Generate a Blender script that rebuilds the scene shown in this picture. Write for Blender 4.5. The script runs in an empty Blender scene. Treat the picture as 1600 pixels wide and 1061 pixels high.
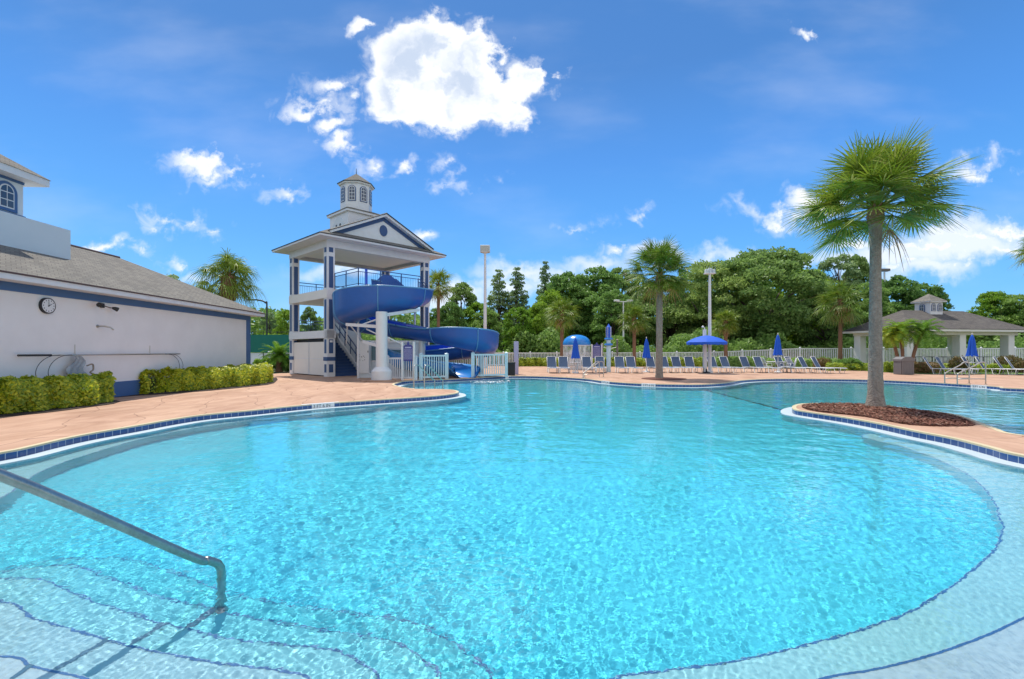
import bpy, bmesh, math, random
import numpy as np
from mathutils import Vector, Matrix
from mathutils.geometry import tessellate_polygon
R = math.radians
S = bpy.context.scene
COL = S.collection
# ------------------------------------------------------------------ camera
F, CX, HY, CAMH = 740.0, 800.0, 548.0, 1.5       # focal length, centre column and horizon row of a 1600 wide picture
cd = bpy.data.cameras.new('camera'); cam = bpy.data.objects.new('camera', cd); COL.objects.link(cam)
cam.location = (0, 0, CAMH); cam.rotation_euler = (R(90), 0, 0)
cd.sensor_width = 36; cd.lens = 36*F/1600; cd.shift_y = (HY-530.5)/1600; cd.clip_start = .05; cd.clip_end = 3000
S.camera = cam
S.view_settings.view_transform = 'Standard'; S.view_settings.look = 'None'
S.view_settings.exposure = 0.6; S.view_settings.gamma = 1
S.cycles.use_denoising = True
S.cycles.max_bounces = 10; S.cycles.transparent_max_bounces = 16; S.cycles.caustics_refractive = True
S.cycles.sample_clamp_indirect = 6
# ------------------------------------------------------------------ sun (behind the scene, a little to the left)
SUN = Vector((-0.45, 0.85, 2.05)).normalized()
sd = bpy.data.lights.new('sun', 'SUN'); so = bpy.data.objects.new('sun', sd); COL.objects.link(so)
sd.energy = 3.2; sd.angle = R(.5); sd.color = (1, .95, .86)
so.rotation_euler = SUN.to_track_quat('Z', 'Y').to_euler(); so.location = (0, 0, 60)
sd.cycles.is_caustics_light = True
# ------------------------------------------------------------------ world: sky texture with clouds placed by direction
w = bpy.data.worlds.new('World'); S.world = w; w.use_nodes = True
nt = w.node_tree; nt.nodes.clear(); L = nt.links
def wn(t, **k):
    n = nt.nodes.new(t)
    for a, b in k.items(): setattr(n, a, b)
    return n
def wlink(s, node, i):
    if isinstance(s, (int, float)): node.inputs[i].default_value = s
    elif isinstance(s, tuple): node.inputs[i].default_value = s
    else: L.new(s, node.inputs[i])
def wm(op, a, b=0.0, c=None, clamp=False):
    n = wn('ShaderNodeMath', operation=op, use_clamp=clamp); wlink(a, n, 0); wlink(b, n, 1)
    if c is not None: wlink(c, n, 2)
    return n.outputs[0]
def wv(op, a, b=(0, 0, 0)):
    n = wn('ShaderNodeVectorMath', operation=op); wlink(a, n, 0); wlink(b, n, 1)
    return n
out = wn('ShaderNodeOutputWorld'); bg = wn('ShaderNodeBackground'); L.new(bg.outputs[0], out.inputs[0])
sky = wn('ShaderNodeTexSky', sky_type='NISHITA'); sky.sun_disc = False
sky.sun_elevation = math.asin(SUN.z); sky.sun_rotation = math.atan2(SUN.x, SUN.y)
sky.air_density = 1.0; sky.dust_density = .3; sky.ozone_density = 2.5
hs = wn('ShaderNodeHueSaturation'); hs.inputs['Saturation'].default_value = 1.12; hs.inputs['Value'].default_value = 1.0
L.new(sky.outputs[0], hs.inputs['Color'])
SKY_S = 0.15
skc = wn('ShaderNodeMix', data_type='RGBA', blend_type='MULTIPLY'); skc.inputs[0].default_value = 1
L.new(hs.outputs[0], skc.inputs[6]); skc.inputs[7].default_value = (SKY_S, SKY_S, SKY_S, 1)
tc = wn('ShaderNodeTexCoord'); sx = wn('ShaderNodeSeparateXYZ'); L.new(tc.outputs['Generated'], sx.inputs[0])
yy = wm('MAXIMUM', wm('ABSOLUTE', sx.outputs[1]), .12)
ca = wm('DIVIDE', sx.outputs[0], yy); cb = wm('DIVIDE', sx.outputs[2], yy)
cv = wn('ShaderNodeCombineXYZ'); L.new(ca, cv.inputs[0]); L.new(cb, cv.inputs[1])
nz = wn('ShaderNodeTexNoise'); nz.inputs['Scale'].default_value = 11; nz.inputs['Detail'].default_value = 9; nz.inputs['Roughness'].default_value = .62
L.new(cv.outputs[0], nz.inputs['Vector'])
nz2 = wn('ShaderNodeTexNoise'); nz2.inputs['Scale'].default_value = 5; nz2.inputs['Detail'].default_value = 4
L.new(cv.outputs[0], nz2.inputs['Vector'])
nz6 = wn('ShaderNodeTexNoise'); nz6.inputs['Scale'].default_value = 8; nz6.inputs['Detail'].default_value = 2; L.new(cv.outputs[0], nz6.inputs['Vector'])
dis = wv('ADD', wv('MULTIPLY', wv('SUBTRACT', nz.outputs['Color'], (.5, .5, .5)).outputs[0], (.15, .13, 0)).outputs[0], wv('MULTIPLY', wv('SUBTRACT', nz6.outputs['Color'], (.5, .5, .5)).outputs[0], (.12, .07, 0)).outputs[0]).outputs[0]
dcv = wv('ADD', cv.outputs[0], dis).outputs[0]
def field(cl):
    d = None
    for (x, y, rx, ry) in cl:
        c = ((x-CX)/F, (HY-y)/F, 0)
        v = wv('MULTIPLY', wv('SUBTRACT', dcv, c).outputs[0], (F/rx, F/ry, 0))
        ln = wv('LENGTH', v.outputs[0]).outputs['Value']
        ln = wm('MULTIPLY', wm('SUBTRACT', ln, 1.0), min(rx, ry)/30.0)     # roughly a distance, so edges are equally soft
        d = ln if d is None else wm('MINIMUM', d, ln)
    return d
cumulus = [(655,100,82,72),(722,112,78,68),(622,150,58,46),(700,166,98,30),(795,148,58,26),(826,125,26,26),(690,48,46,24),(760,182,58,18),(800,190,30,16),
 (600,100,22,26),(612,188,26,15),(745,84,30,24),(557,48,20,18),(516,133,34,11),(463,166,27,15),(500,156,15,7),(512,198,26,15),(526,229,24,13),(575,254,15,8),(632,250,14,8),(708,281,24,6),
 (325,250,56,17),(285,243,34,10),(375,264,34,11),(335,272,30,9),(440,294,17,8),(252,338,16,4),(239,355,8,5),(288,350,6,3),(330,357,7,4),(160,394,45,9),
 (230,400,11,5),(272,407,11,5),(655,358,20,8),(1208,330,42,8),(1245,342,30,7),(1515,266,34,9),(1560,256,30,6),(987,330,9,4),(900,346,13,4),(1265,55,10,8),(1268,322,34,11),(1565,350,55,10),(1500,364,60,10),(1440,384,60,9),(1385,376,34,8),(1330,380,24,6),(1475,412,34,8),(1400,408,40,7),(1575,384,40,7),(960,388,12,4),(693,246,5,4)]
hazy = [(1500,378,110,26),(1570,352,60,14),(1400,392,80,22),(1440,415,70,16),(1240,402,62,12),(1160,398,56,10),(1105,396,26,8),(930,410,64,12),(820,424,60,12),(800,450,50,14),
 (290,436,36,8),(560,420,60,10),(1330,410,50,16),(700,470,60,20),(880,440,60,14),(1020,400,30,8)]
def sm(v, lo, hi):
    n = wn('ShaderNodeMapRange', interpolation_type='SMOOTHSTEP'); wlink(v, n, 0); n.inputs[1].default_value = lo; n.inputs[2].default_value = hi
    return n.outputs[0]
fc = wm('ADD', field(cumulus), wm('MULTIPLY', wm('SUBTRACT', nz.outputs[0], .5), 1.5))
mc = wm('SUBTRACT', 1.0, sm(fc, -.38, .16))
nz7 = wn('ShaderNodeTexNoise'); nz7.inputs['Scale'].default_value = 24; nz7.inputs['Detail'].default_value = 6; nz7.inputs['Distortion'].default_value = 1.0; L.new(cv.outputs[0], nz7.inputs['Vector'])
wisp = wm('MULTIPLY', wm('SUBTRACT', 1.0, sm(wm('ADD', fc, wm('MULTIPLY', wm('SUBTRACT', nz7.outputs[0], .42), 3.2)), -.5, .8)), .42)
wisp = wm('MULTIPLY', wisp, wm('SUBTRACT', 1.0, sm(fc, .05, .55))); mc = wm('MAXIMUM', mc, wisp)
fh = wm('ADD', field(hazy), wm('MULTIPLY', wm('SUBTRACT', nz2.outputs[0], .5), 1.3))
mh = wm('MULTIPLY', wm('SUBTRACT', 1.0, sm(fh, -.5, .4)), .8)
fwd = wm('GREATER_THAN', sx.outputs[1], .08)
# broad faint streaks high in the sky, and an unseen cloud bank added behind the camera as fill light
nz3 = wn('ShaderNodeTexNoise'); nz3.inputs['Scale'].default_value = 2.2; nz3.inputs['Detail'].default_value = 5
L.new(wv('MULTIPLY', cv.outputs[0], (1, 2.6, 1)).outputs[0], nz3.inputs['Vector'])
streak = wm('MULTIPLY', sm(nz3.outputs[0], .45, .8), .15)
nz4 = wn('ShaderNodeTexNoise'); nz4.inputs['Scale'].default_value = 3.0; nz4.inputs['Detail'].default_value = 6
L.new(tc.outputs['Generated'], nz4.inputs['Vector'])
back = wm('MULTIPLY', sm(nz4.outputs[0], .40, .52), wm('LESS_THAN', sx.outputs[1], -.02))
front = wm('MULTIPLY', wm('MAXIMUM', wm('MAXIMUM', mc, mh), streak), fwd)
up = wm('GREATER_THAN', sx.outputs[2], 0.0)
mask = wm('MULTIPLY', wm('MAXIMUM', front, back), up, clamp=True)
# deep clear blue of a dry summer sky, paler towards the horizon, blended with the physical sky
rp = wn('ShaderNodeValToRGB'); L.new(sm(sx.outputs[2], 0.0, 1.0), rp.inputs[0]); e = rp.color_ramp.elements
e[0].position = 0; e[0].color = (.105,.365,.69,1); e[1].position = 1; e[1].color = (.032,.12,.33,1)
for q_, c_ in ((.03,(.075,.325,.68)),(.12,(.058,.265,.64)),(.30,(.045,.20,.55)),(.5,(.038,.15,.41))): z_ = e.new(q_); z_.color = (*c_,1)
skb = wn('ShaderNodeMix', data_type='RGBA'); skb.inputs[0].default_value = .86; L.new(skc.outputs[2], skb.inputs[6]); L.new(rp.outputs[0], skb.inputs[7])
cr = wn('ShaderNodeMix', data_type='RGBA'); nz5 = wn('ShaderNodeTexNoise'); nz5.inputs['Scale'].default_value = 10; nz5.inputs['Detail'].default_value = 3
L.new(dcv, nz5.inputs['Vector']); L.new(wm('MULTIPLY', sm(nz5.outputs[0], .40, .60), sm(fc, -.2, -1.3)), cr.inputs[0])
cr.inputs[7].default_value = (.42, .49, .61, 1); cr.inputs[6].default_value = (.70, .72, .75, 1)
mx = wn('ShaderNodeMix', data_type='RGBA'); L.new(mask, mx.inputs[0]); L.new(skb.outputs[2], mx.inputs[6]); L.new(cr.outputs[2], mx.inputs[7])
L.new(mx.outputs[2], bg.inputs[0]); bg.inputs[1].default_value = 1.0
w.cycles.sampling_method = 'MANUAL'; w.cycles.sample_map_resolution = 512
# ------------------------------------------------------------------ helpers
WZ = -.135                                              # water level
def P(px, py, z=0.0):                                   # point of the plane at height z seen at a picture position
    Y = F*(CAMH-z)/(py-HY)
    return Vector(((px-CX)/F*Y, Y, z))
def PY(px, py, Y): return Vector(((px-CX)/F*Y, Y, CAMH+(HY-py)/F*Y))
def PW(px, py, z):                                      # the same for something under water (ray bent at the surface)
    p = P(px, py, WZ); c = Vector((0, 0, CAMH)); d = (p-c).normalized()
    h = Vector((d.x, d.y, 0)); s = h.length/1.33; h.normalize()
    t = (WZ-z)*s/math.sqrt(1-s*s)
    return Vector((p.x+h.x*t, p.y+h.y*t, z))
def spline(pts, n=6, closed=False):
    pts = [Vector(p) for p in pts]; N = len(pts); o = []
    for i in range(N if closed else N-1):
        if closed: a, b, c, d = pts[i-1], pts[i], pts[(i+1) % N], pts[(i+2) % N]
        else: a, b, c, d = pts[max(i-1, 0)], pts[i], pts[i+1], pts[min(i+2, N-1)]
        for k in range(n):
            t = k/n
            o.append(.5*((2*b)+(c-a)*t+(2*a-5*b+4*c-d)*t*t+(3*b-a-3*c+d)*t**3))
    if not closed: o.append(pts[-1])
    return o
class MB:
    def __init__(s): s.v = []; s.f = []; s.uv = []
    def add(s, v, f, uv=None):
        b = len(s.v); s.v += [tuple(x) for x in v]; s.f += [tuple(b+i for i in q) for q in f]
        s.uv += (uv if uv else [None]*len(f)); return s
    def box(s, x0, x1, y0, y1, z0, z1):
        return s.add([(x0,y0,z0),(x1,y0,z0),(x1,y1,z0),(x0,y1,z0),(x0,y0,z1),(x1,y0,z1),(x1,y1,z1),(x0,y1,z1)],
                     [(0,3,2,1),(4,5,6,7),(0,1,5,4),(1,2,6,5),(2,3,7,6),(3,0,4,7)])
    def bbox(s, x0, x1, y0, y1, z0, z1, b=.01):          # box with chamfered vertical and top edges
        X = [(x0+b,y0),(x1-b,y0),(x1,y0+b),(x1,y1-b),(x1-b,y1),(x0+b,y1),(x0,y1-b),(x0,y0+b)]
        cx, cy = (x0+x1)/2, (y0+y1)/2
        k = lambda x, y: (x+(b if x < cx else -b), y+(b if y < cy else -b))
        v = [(x,y,z0) for x,y in X]+[(x,y,z1-b) for x,y in X]+[(*k(x,y),z1) for x,y in X]
        f = [tuple(range(7,-1,-1)), tuple(range(16,24))]
        for l in (0, 8): f += [(l+i, l+(i+1)%8, l+8+(i+1)%8, l+8+i) for i in range(8)]
        return s.add(v, f)
    def tube(s, path, r, n=8, cap=True):
        path = [Vector(p) for p in path]; v = []; f = []
        rr = r if isinstance(r, (list, tuple)) else [r]*len(path)
        t0 = (path[1]-path[0]).normalized(); up = Vector((0,0,1)) if abs(t0.z) < .9 else Vector((1,0,0))
        a = t0.cross(up).normalized()
        for i, p in enumerate(path):
            t = (path[min(i+1,len(path)-1)]-path[max(i-1,0)]).normalized()
            a = (a-t*a.dot(t)).normalized(); b = t.cross(a)
            for k in range(n):
                g = 2*math.pi*k/n; v.append(p+(a*math.cos(g)+b*math.sin(g))*rr[i])
        for i in range(len(path)-1):
            for k in range(n): f.append((i*n+k, i*n+(k+1)%n, (i+1)*n+(k+1)%n, (i+1)*n+k))
        if cap: f.append(tuple(range(n-1,-1,-1))); f.append(tuple(range(len(v)-n, len(v))))
        return s.add(v, f)
    def lathe(s, prof, n=20, c=(0,0,0)):                 # profile of (radius, z)
        v = []; f = []
        for (r, z) in prof:
            for k in range(n): g = 2*math.pi*k/n; v.append((c[0]+r*math.cos(g), c[1]+r*math.sin(g), c[2]+z))
        for i in range(len(prof)-1):
            for k in range(n): f.append((i*n+k, i*n+(k+1)%n, (i+1)*n+(k+1)%n, (i+1)*n+k))
        if prof[0][0] > 1e-4: f.append(tuple(range(n-1,-1,-1)))
        if prof[-1][0] > 1e-4: f.append(tuple(range(len(v)-n, len(v))))
        return s.add(v, f)
    def prism(s, poly, z0, z1):
        n = len(poly); tri = tessellate_polygon([[Vector((p[0],p[1],0)) for p in poly]])
        v = [(p[0],p[1],z0) for p in poly]+[(p[0],p[1],z1) for p in poly]
        f = [tuple(n+i for i in t) for t in tri]+[tuple(reversed(t)) for t in tri]
        f += [(i,(i+1)%n,n+(i+1)%n,n+i) for i in range(n)]
        return s.add(v, f)
    def extr(s, poly, o, ax, ay, n, d):                  # flat outline in the plane (ax, ay) at o, given thickness d along n
        o, ax, ay, n = Vector(o), Vector(ax), Vector(ay), Vector(n); m = len(poly)
        tri = tessellate_polygon([[Vector((p[0],p[1],0)) for p in poly]])
        a = [o+ax*p[0]+ay*p[1] for p in poly]; b = [p+n*d for p in a]
        f = [tuple(m+i for i in t) for t in tri]+[tuple(reversed(t)) for t in tri]+[(i,(i+1)%m,m+(i+1)%m,m+i) for i in range(m)]
        return s.add(a+b, f)
    def sheet(s, poly, z):
        tri = tessellate_polygon([[Vector((p[0],p[1],0)) for p in poly]])
        return s.add([(p[0],p[1],z) for p in poly], [tuple(t) for t in tri])
    def ring(s, a, b, za, zb, closed=True):              # strip between two polylines of equal length, uv = metres along, across
        n = len(a); v = [(p[0],p[1],za) for p in a]+[(p[0],p[1],zb) for p in b]; f = []; uv = []; d = 0
        W = math.hypot(math.hypot(a[0][0]-b[0][0], a[0][1]-b[0][1]), za-zb)
        for i in range(n if closed else n-1):
            j = (i+1) % n; e = math.hypot(a[j][0]-a[i][0], a[j][1]-a[i][1])
            f.append((i, j, n+j, n+i)); uv.append([(d,0),(d+e,0),(d+e,W),(d,W)]); d += e
        return s.add(v, f, uv)
    def build(s, name, mat, parent=None, smooth=False, loc=None, fix=True):
        me = bpy.data.meshes.new(name); me.from_pydata(s.v, [], s.f)
        if any(u is not None for u in s.uv):
            l = me.uv_layers.new(name='uv'); k = 0
            for q, u in zip(s.f, s.uv):
                for i in range(len(q)): l.data[k].uv = u[i] if u else (0, 0); k += 1
        if fix:
            bm = bmesh.new(); bm.from_mesh(me); bmesh.ops.recalc_face_normals(bm, faces=bm.faces); bm.to_mesh(me); bm.free()
        if smooth:
            me.polygons.foreach_set('use_smooth', [True]*len(me.polygons))
            if smooth != 'all': me.set_sharp_from_angle(angle=R(38))
        me.materials.append(mat); o = bpy.data.objects.new(name, me); COL.objects.link(o)
        if parent: o.parent = parent
        if loc: o.location = loc
        return o
def tag(o, label=None, cat=None, group=None, kind=None):
    if label: o['label'] = label
    if cat: o['category'] = cat
    if group: o['group'] = group
    if kind: o['kind'] = kind
    return o
def thing(name, loc, label, cat, group=None, rz=0):
    o = bpy.data.objects.new(name, None); COL.objects.link(o); o.location = loc; o.rotation_euler = (0,0,rz)
    o.empty_display_size = .2
    return tag(o, label, cat, group)
def struct(o): o['kind'] = 'structure'; return o
def copy_tree(o, parent=None):
    c = o.copy(); COL.objects.link(c); c.parent = parent
    for ch in [x for x in COL.objects if x.parent == o]: copy_tree(ch, c)
    return c
def place(o, loc, rz=0, sc=1, label=None, group=None):
    o.location = loc; o.rotation_euler = (0,0,rz); o.scale = (sc,)*3 if isinstance(sc, (int, float)) else sc
    if label: o['label'] = label
    if group: o['group'] = group
    return o
# ------------------------------------------------------------------ materials
def mat(name, col, rough=.6, metal=0, spec=.5, var=0, vs=3.0, var2=0, bump=0, bs=40.0, bd=.01, coat=0):
    """Principled with slow noise (var at scale vs) and fine noise (var2, bump at scale bs) in object space."""
    m = bpy.data.materials.new(name); m.use_nodes = True; t = m.node_tree; N = t.nodes; b = N['Principled BSDF']
    b.inputs['Roughness'].default_value = rough; b.inputs['Metallic'].default_value = metal; b.inputs['Specular IOR Level'].default_value = spec
    b.inputs['Coat Weight'].default_value = coat
    b.inputs['Base Color'].default_value = (*col, 1)
    tc = N.new('ShaderNodeTexCoord')
    if var or var2:
        n1 = N.new('ShaderNodeTexNoise'); n1.inputs['Scale'].default_value = vs; n1.inputs['Detail'].default_value = 6; n1.inputs['Roughness'].default_value = .6
        n2 = N.new('ShaderNodeTexNoise'); n2.inputs['Scale'].default_value = bs; n2.inputs['Detail'].default_value = 3
        t.links.new(tc.outputs['Object'], n1.inputs['Vector']); t.links.new(tc.outputs['Object'], n2.inputs['Vector'])
        a = N.new('ShaderNodeMath'); a.operation = 'MULTIPLY_ADD'; t.links.new(n1.outputs[0], a.inputs[0]); a.inputs[1].default_value = var*2.4; a.inputs[2].default_value = 1-var*1.2
        c = N.new('ShaderNodeMath'); c.operation = 'MULTIPLY_ADD'; t.links.new(n2.outputs[0], c.inputs[0]); c.inputs[1].default_value = var2*2.4; c.inputs[2].default_value = -var2*1.2
        s = N.new('ShaderNodeMath'); s.operation = 'ADD'; t.links.new(a.outputs[0], s.inputs[0]); t.links.new(c.outputs[0], s.inputs[1])
        x = N.new('ShaderNodeVectorMath'); x.operation = 'SCALE'; x.inputs[0].default_value = col; t.links.new(s.outputs[0], x.inputs['Scale'])
        t.links.new(x.outputs[0], b.inputs['Base Color'])
    if bump:
        n3 = N.new('ShaderNodeTexNoise'); n3.inputs['Scale'].default_value = bs; n3.inputs['Detail'].default_value = 4
        t.links.new(tc.outputs['Object'], n3.inputs['Vector'])
        q = N.new('ShaderNodeBump'); q.inputs['Strength'].default_value = bump; q.inputs['Distance'].default_value = bd
        t.links.new(n3.outputs[0], q.inputs['Height']); t.links.new(q.outputs[0], b.inputs['Normal'])
    return m
def leafmat(name, cols, trans=.35, rough=.5, spec=.3):
    """Leaves: colour per leaf (mesh island) from a ramp, part of the light passing through."""
    m = bpy.data.materials.new(name); m.use_nodes = True; t = m.node_tree; N = t.nodes; b = N['Principled BSDF']
    g = N.new('ShaderNodeNewGeometry'); r = N.new('ShaderNodeValToRGB'); t.links.new(g.outputs['Random Per Island'], r.inputs[0])
    e = r.color_ramp.elements; e[0].color = (*cols[0], 1); e[1].color = (*cols[-1], 1)
    for i, c in enumerate(cols[1:-1]): q = e.new((i+1)/(len(cols)-1)); q.color = (*c, 1)
    oi = N.new('ShaderNodeObjectInfo'); hv = N.new('ShaderNodeHueSaturation'); t.links.new(r.outputs[0], hv.inputs['Color'])
    ma = N.new('ShaderNodeMath'); ma.operation = 'MULTIPLY_ADD'; t.links.new(oi.outputs['Random'], ma.inputs[0]); ma.inputs[1].default_value = .36; ma.inputs[2].default_value = .82
    mh = N.new('ShaderNodeMath'); mh.operation = 'MULTIPLY_ADD'; t.links.new(oi.outputs['Random'], mh.inputs[0]); mh.inputs[1].default_value = -.03; mh.inputs[2].default_value = .515
    t.links.new(ma.outputs[0], hv.inputs['Value']); t.links.new(mh.outputs[0], hv.inputs['Hue'])
    t.links.new(hv.outputs[0], b.inputs['Base Color']); b.inputs['Roughness'].default_value = rough; b.inputs['Specular IOR Level'].default_value = spec
    tl = N.new('ShaderNodeBsdfTranslucent'); t.links.new(hv.outputs[0], tl.inputs[0])
    mx = N.new('ShaderNodeMixShader'); mx.inputs[0].default_value = trans; t.links.new(b.outputs[0], mx.inputs[1]); t.links.new(tl.outputs[0], mx.inputs[2])
    t.links.new(mx.outputs[0], N['Material Output'].inputs[0])
    return m
def brickmat(name, c1, c2, cm, mode, bw, bh, mortar=.01, rough=.7, bump=.3, spec=.3, var=0, vs=2):
    """Courses of bricks, tiles or shingles. mode: 'uv' (metres), 'roof' (along eaves, up slope), 'xy' flat."""
    m = mat(name, c1, rough, spec=spec); t = m.node_tree; N = t.nodes; b = N['Principled BSDF']
    tc = N.new('ShaderNodeTexCoord'); br = N.new('ShaderNodeTexBrick')
    br.inputs['Color1'].default_value = (*c1, 1); br.inputs['Color2'].default_value = (*c2, 1); br.inputs['Mortar'].default_value = (*cm, 1)
    br.inputs['Scale'].default_value = 1; br.inputs['Brick Width'].default_value = bw; br.inputs['Row Height'].default_value = bh
    br.inputs['Mortar Size'].default_value = mortar; br.inputs['Mortar Smooth'].default_value = .1
    if mode == 'uv': br.offset = 0; t.links.new(tc.outputs['UV'], br.inputs['Vector'])
    elif mode == 'xy': t.links.new(tc.outputs['Object'], br.inputs['Vector'])
    else:
        s = N.new('ShaderNodeSeparateXYZ'); t.links.new(tc.outputs['Object'], s.inputs[0])
        a = N.new('ShaderNodeMath'); a.operation = 'ADD'; t.links.new(s.outputs[0], a.inputs[0]); t.links.new(s.outputs[1], a.inputs[1])
        z = N.new('ShaderNodeMath'); z.operation = 'MULTIPLY'; t.links.new(s.outputs[2], z.inputs[0]); z.inputs[1].default_value = 2.2
        c = N.new('ShaderNodeCombineXYZ'); t.links.new(a.outputs[0], c.inputs[0]); t.links.new(z.outputs[0], c.inputs[1]); t.links.new(c.outputs[0], br.inputs['Vector'])
    colo = br.outputs['Color']
    if var:
        n1 = N.new('ShaderNodeTexNoise'); n1.inputs['Scale'].default_value = vs; n1.inputs['Detail'].default_value = 6; t.links.new(tc.outputs['Object'], n1.inputs['Vector'])
        a = N.new('ShaderNodeMath'); a.operation = 'MULTIPLY_ADD'; t.links.new(n1.outputs[0], a.inputs[0]); a.inputs[1].default_value = var*2.4; a.inputs[2].default_value = 1-var*1.2
        x = N.new('ShaderNodeVectorMath'); x.operation = 'SCALE'; t.links.new(colo, x.inputs[0]); t.links.new(a.outputs[0], x.inputs['Scale']); colo = x.outputs[0]
    t.links.new(colo, b.inputs['Base Color'])
    q = N.new('ShaderNodeBump'); q.inputs['Strength'].default_value = bump; q.inputs['Distance'].default_value = .008; q.invert = True
    t.links.new(br.outputs['Fac'], q.inputs['Height']); t.links.new(q.outputs[0], b.inputs['Normal'])
    return m
M = dict(
 stucco=mat('white stucco', (.77,.75,.735), .85, var=.08, vs=1.3, bump=.35, bs=90, bd=.006),
 greystucco=mat('pale grey stucco', (.62,.67,.70), .85, var=.06, vs=1.1, bump=.3, bs=90, bd=.006),
 white=mat('white paint', (.70,.70,.70), .5, var=.08, vs=4),
 cream=mat('cream paint', (.74,.71,.66), .6, var=.04, vs=2),
 navy=mat('navy blue paint', (.035,.085,.21), .55, var=.08, vs=3),
 trim=mat('blue trim paint', (.055,.13,.29), .6, var=.07, vs=2),
 dark=mat('dark grey metal', (.02,.022,.025), .5),
 drip=mat('brown metal drip edge', (.09,.05,.045), .5),
 shingle=brickmat('grey brown shingles', (.235,.218,.188), (.18,.168,.15), (.115,.105,.095), 'roof', .26, .15, .008, .95, .6, .1, .14, 1.5),
 shingle2=brickmat('grey shingles', (.16,.145,.13), (.11,.10,.095), (.06,.055,.05), 'roof', .26, .15, .008, .95, .5, .1, .2, .6),
 glass=mat('dark window glass', (.03,.05,.09), .08, spec=.8),
 steel=mat('stainless steel', (.50,.47,.42), .32, .75, var=.12, vs=6),
 flume=mat('blue fibreglass', (.02,.10,.36), .36, var=.16, vs=.8, var2=.05, bs=5, coat=.12),
 flumelite=mat('light blue fibreglass rim', (.10,.27,.48), .35, var=.06),
 flumein=mat('bright blue gelcoat', (.008,.08,.62), .2, var=.06, vs=1, coat=.5),
 umb=mat('royal blue canvas', (.006,.095,.56), .75, var=.08, vs=5, bump=.2, bs=60),
 sling=mat('blue grey sling fabric', (.085,.13,.21), .8, var=.12, vs=6, bump=.3, bs=120, bd=.004),
 vinyl=mat('white vinyl', (.76,.77,.79), .4, var=.04, vs=2),
 aqua=mat('pale aqua vinyl', (.56,.71,.75), .45, var=.05, vs=2),
 greyplastic=mat('grey plastic lumber', (.16,.15,.15), .7, var=.1, vs=4),
 black=mat('black plastic', (.02,.02,.025), .6, var=.1),
 mulch=mat('red brown mulch', (.15,.055,.035), .95, var=.35, vs=9, var2=.45, bs=55, bump=1, bd=.03),
 soil=mat('dark soil', (.035,.022,.016), .95, var=.3, vs=5, bump=.6, bs=40, bd=.02),
 bark=mat('grey palm bark', (.30,.25,.205), .95, var=.42, vs=6, var2=.35, bs=26, bump=1, bd=.04),
 bark2=mat('brown palm bark', (.22,.12,.07), .95, var=.25, vs=3, var2=.2, bs=30, bump=.9, bd=.02),
 boots=mat('dry brown leaf bases', (.26,.15,.08), .9, var=.3, vs=12, bump=.7, bs=30, bd=.02),
 treebark=mat('tree bark', (.10,.075,.055), .95, var=.3, vs=2, bump=.8, bs=12, bd=.03),
 greenmesh=mat('green windscreen mesh', (.01,.16,.12), .8, var=.1, vs=2),
 sign=mat('purple blue board', (.05,.055,.24), .5, var=.08, vs=8),
 ink=mat('pale lettering', (.45,.45,.62), .6), inkblack=mat('black lettering', (.02,.02,.02), .6),
 lilac=mat('lilac painted post', (.45,.44,.62), .6, var=.05),
 ringblue=mat('glossy blue fibreglass', (.02,.22,.62), .25, coat=.4, var=.04),
)
LEAF = dict(
 palm=leafmat('palm leaf', [(.09,.17,.012),(.18,.28,.025),(.27,.36,.045),(.12,.21,.015),(.34,.38,.11)], .28, .45, .35),
 deadpalm=leafmat('dry palm leaf', [(.32,.20,.09),(.45,.32,.15),(.38,.33,.10)], .3),
 oak=leafmat('oak leaf', [(.15,.25,.06),(.23,.35,.09),(.34,.48,.14),(.20,.31,.07)], .48),
 bright=leafmat('bright leaf', [(.12,.27,.02),(.22,.40,.03),(.30,.47,.05),(.14,.25,.03)], .42),
 darkleaf=leafmat('dark leaf', [(.14,.26,.06),(.21,.36,.08),(.30,.47,.11),(.16,.29,.06)], .46),
 cypress=leafmat('cypress leaf', [(.19,.29,.12),(.27,.38,.16),(.34,.45,.18)], .45),
 hedge=leafmat('variegated hedge leaf', [(.13,.24,.02),(.42,.50,.03),(.66,.64,.03),(.80,.76,.06),(.28,.42,.03),(.68,.68,.05)], .48, .4, .5),
 lime=leafmat('lime ground leaf', [(.22,.34,.02),(.38,.46,.03),(.13,.22,.03)], .3),
 rust=leafmat('rust tinted leaf', [(.16,.13,.04),(.24,.14,.06),(.12,.16,.03)], .3),
)
def quad_mesh(name, C, A, B, m, parent=None, shape='leaf', loc=None):
    """Many small leaves: centre C, half length A, half width B (arrays n x 3)."""
    n = len(C)
    if shape == 'leaf': V = np.stack([C-A, C+B-.1*A, C+A, C-B-.1*A], 1).reshape(-1, 3)
    else: V = np.stack([C-A-B, C-A+B, C+A+B, C+A-B], 1).reshape(-1, 3)
    me = bpy.data.meshes.new(name); me.vertices.add(4*n); me.vertices.foreach_set('co', V.astype(np.float32).ravel())
    me.loops.add(4*n); me.loops.foreach_set('vertex_index', np.arange(4*n, dtype=np.int32))
    me.polygons.add(n); me.polygons.foreach_set('loop_start', np.arange(0, 4*n, 4, dtype=np.int32))
    me.update(calc_edges=True); me.materials.append(m)
    o = bpy.data.objects.new(name, me); COL.objects.link(o)
    if parent: o.parent = parent
    if loc: o.location = loc
    return o
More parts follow.
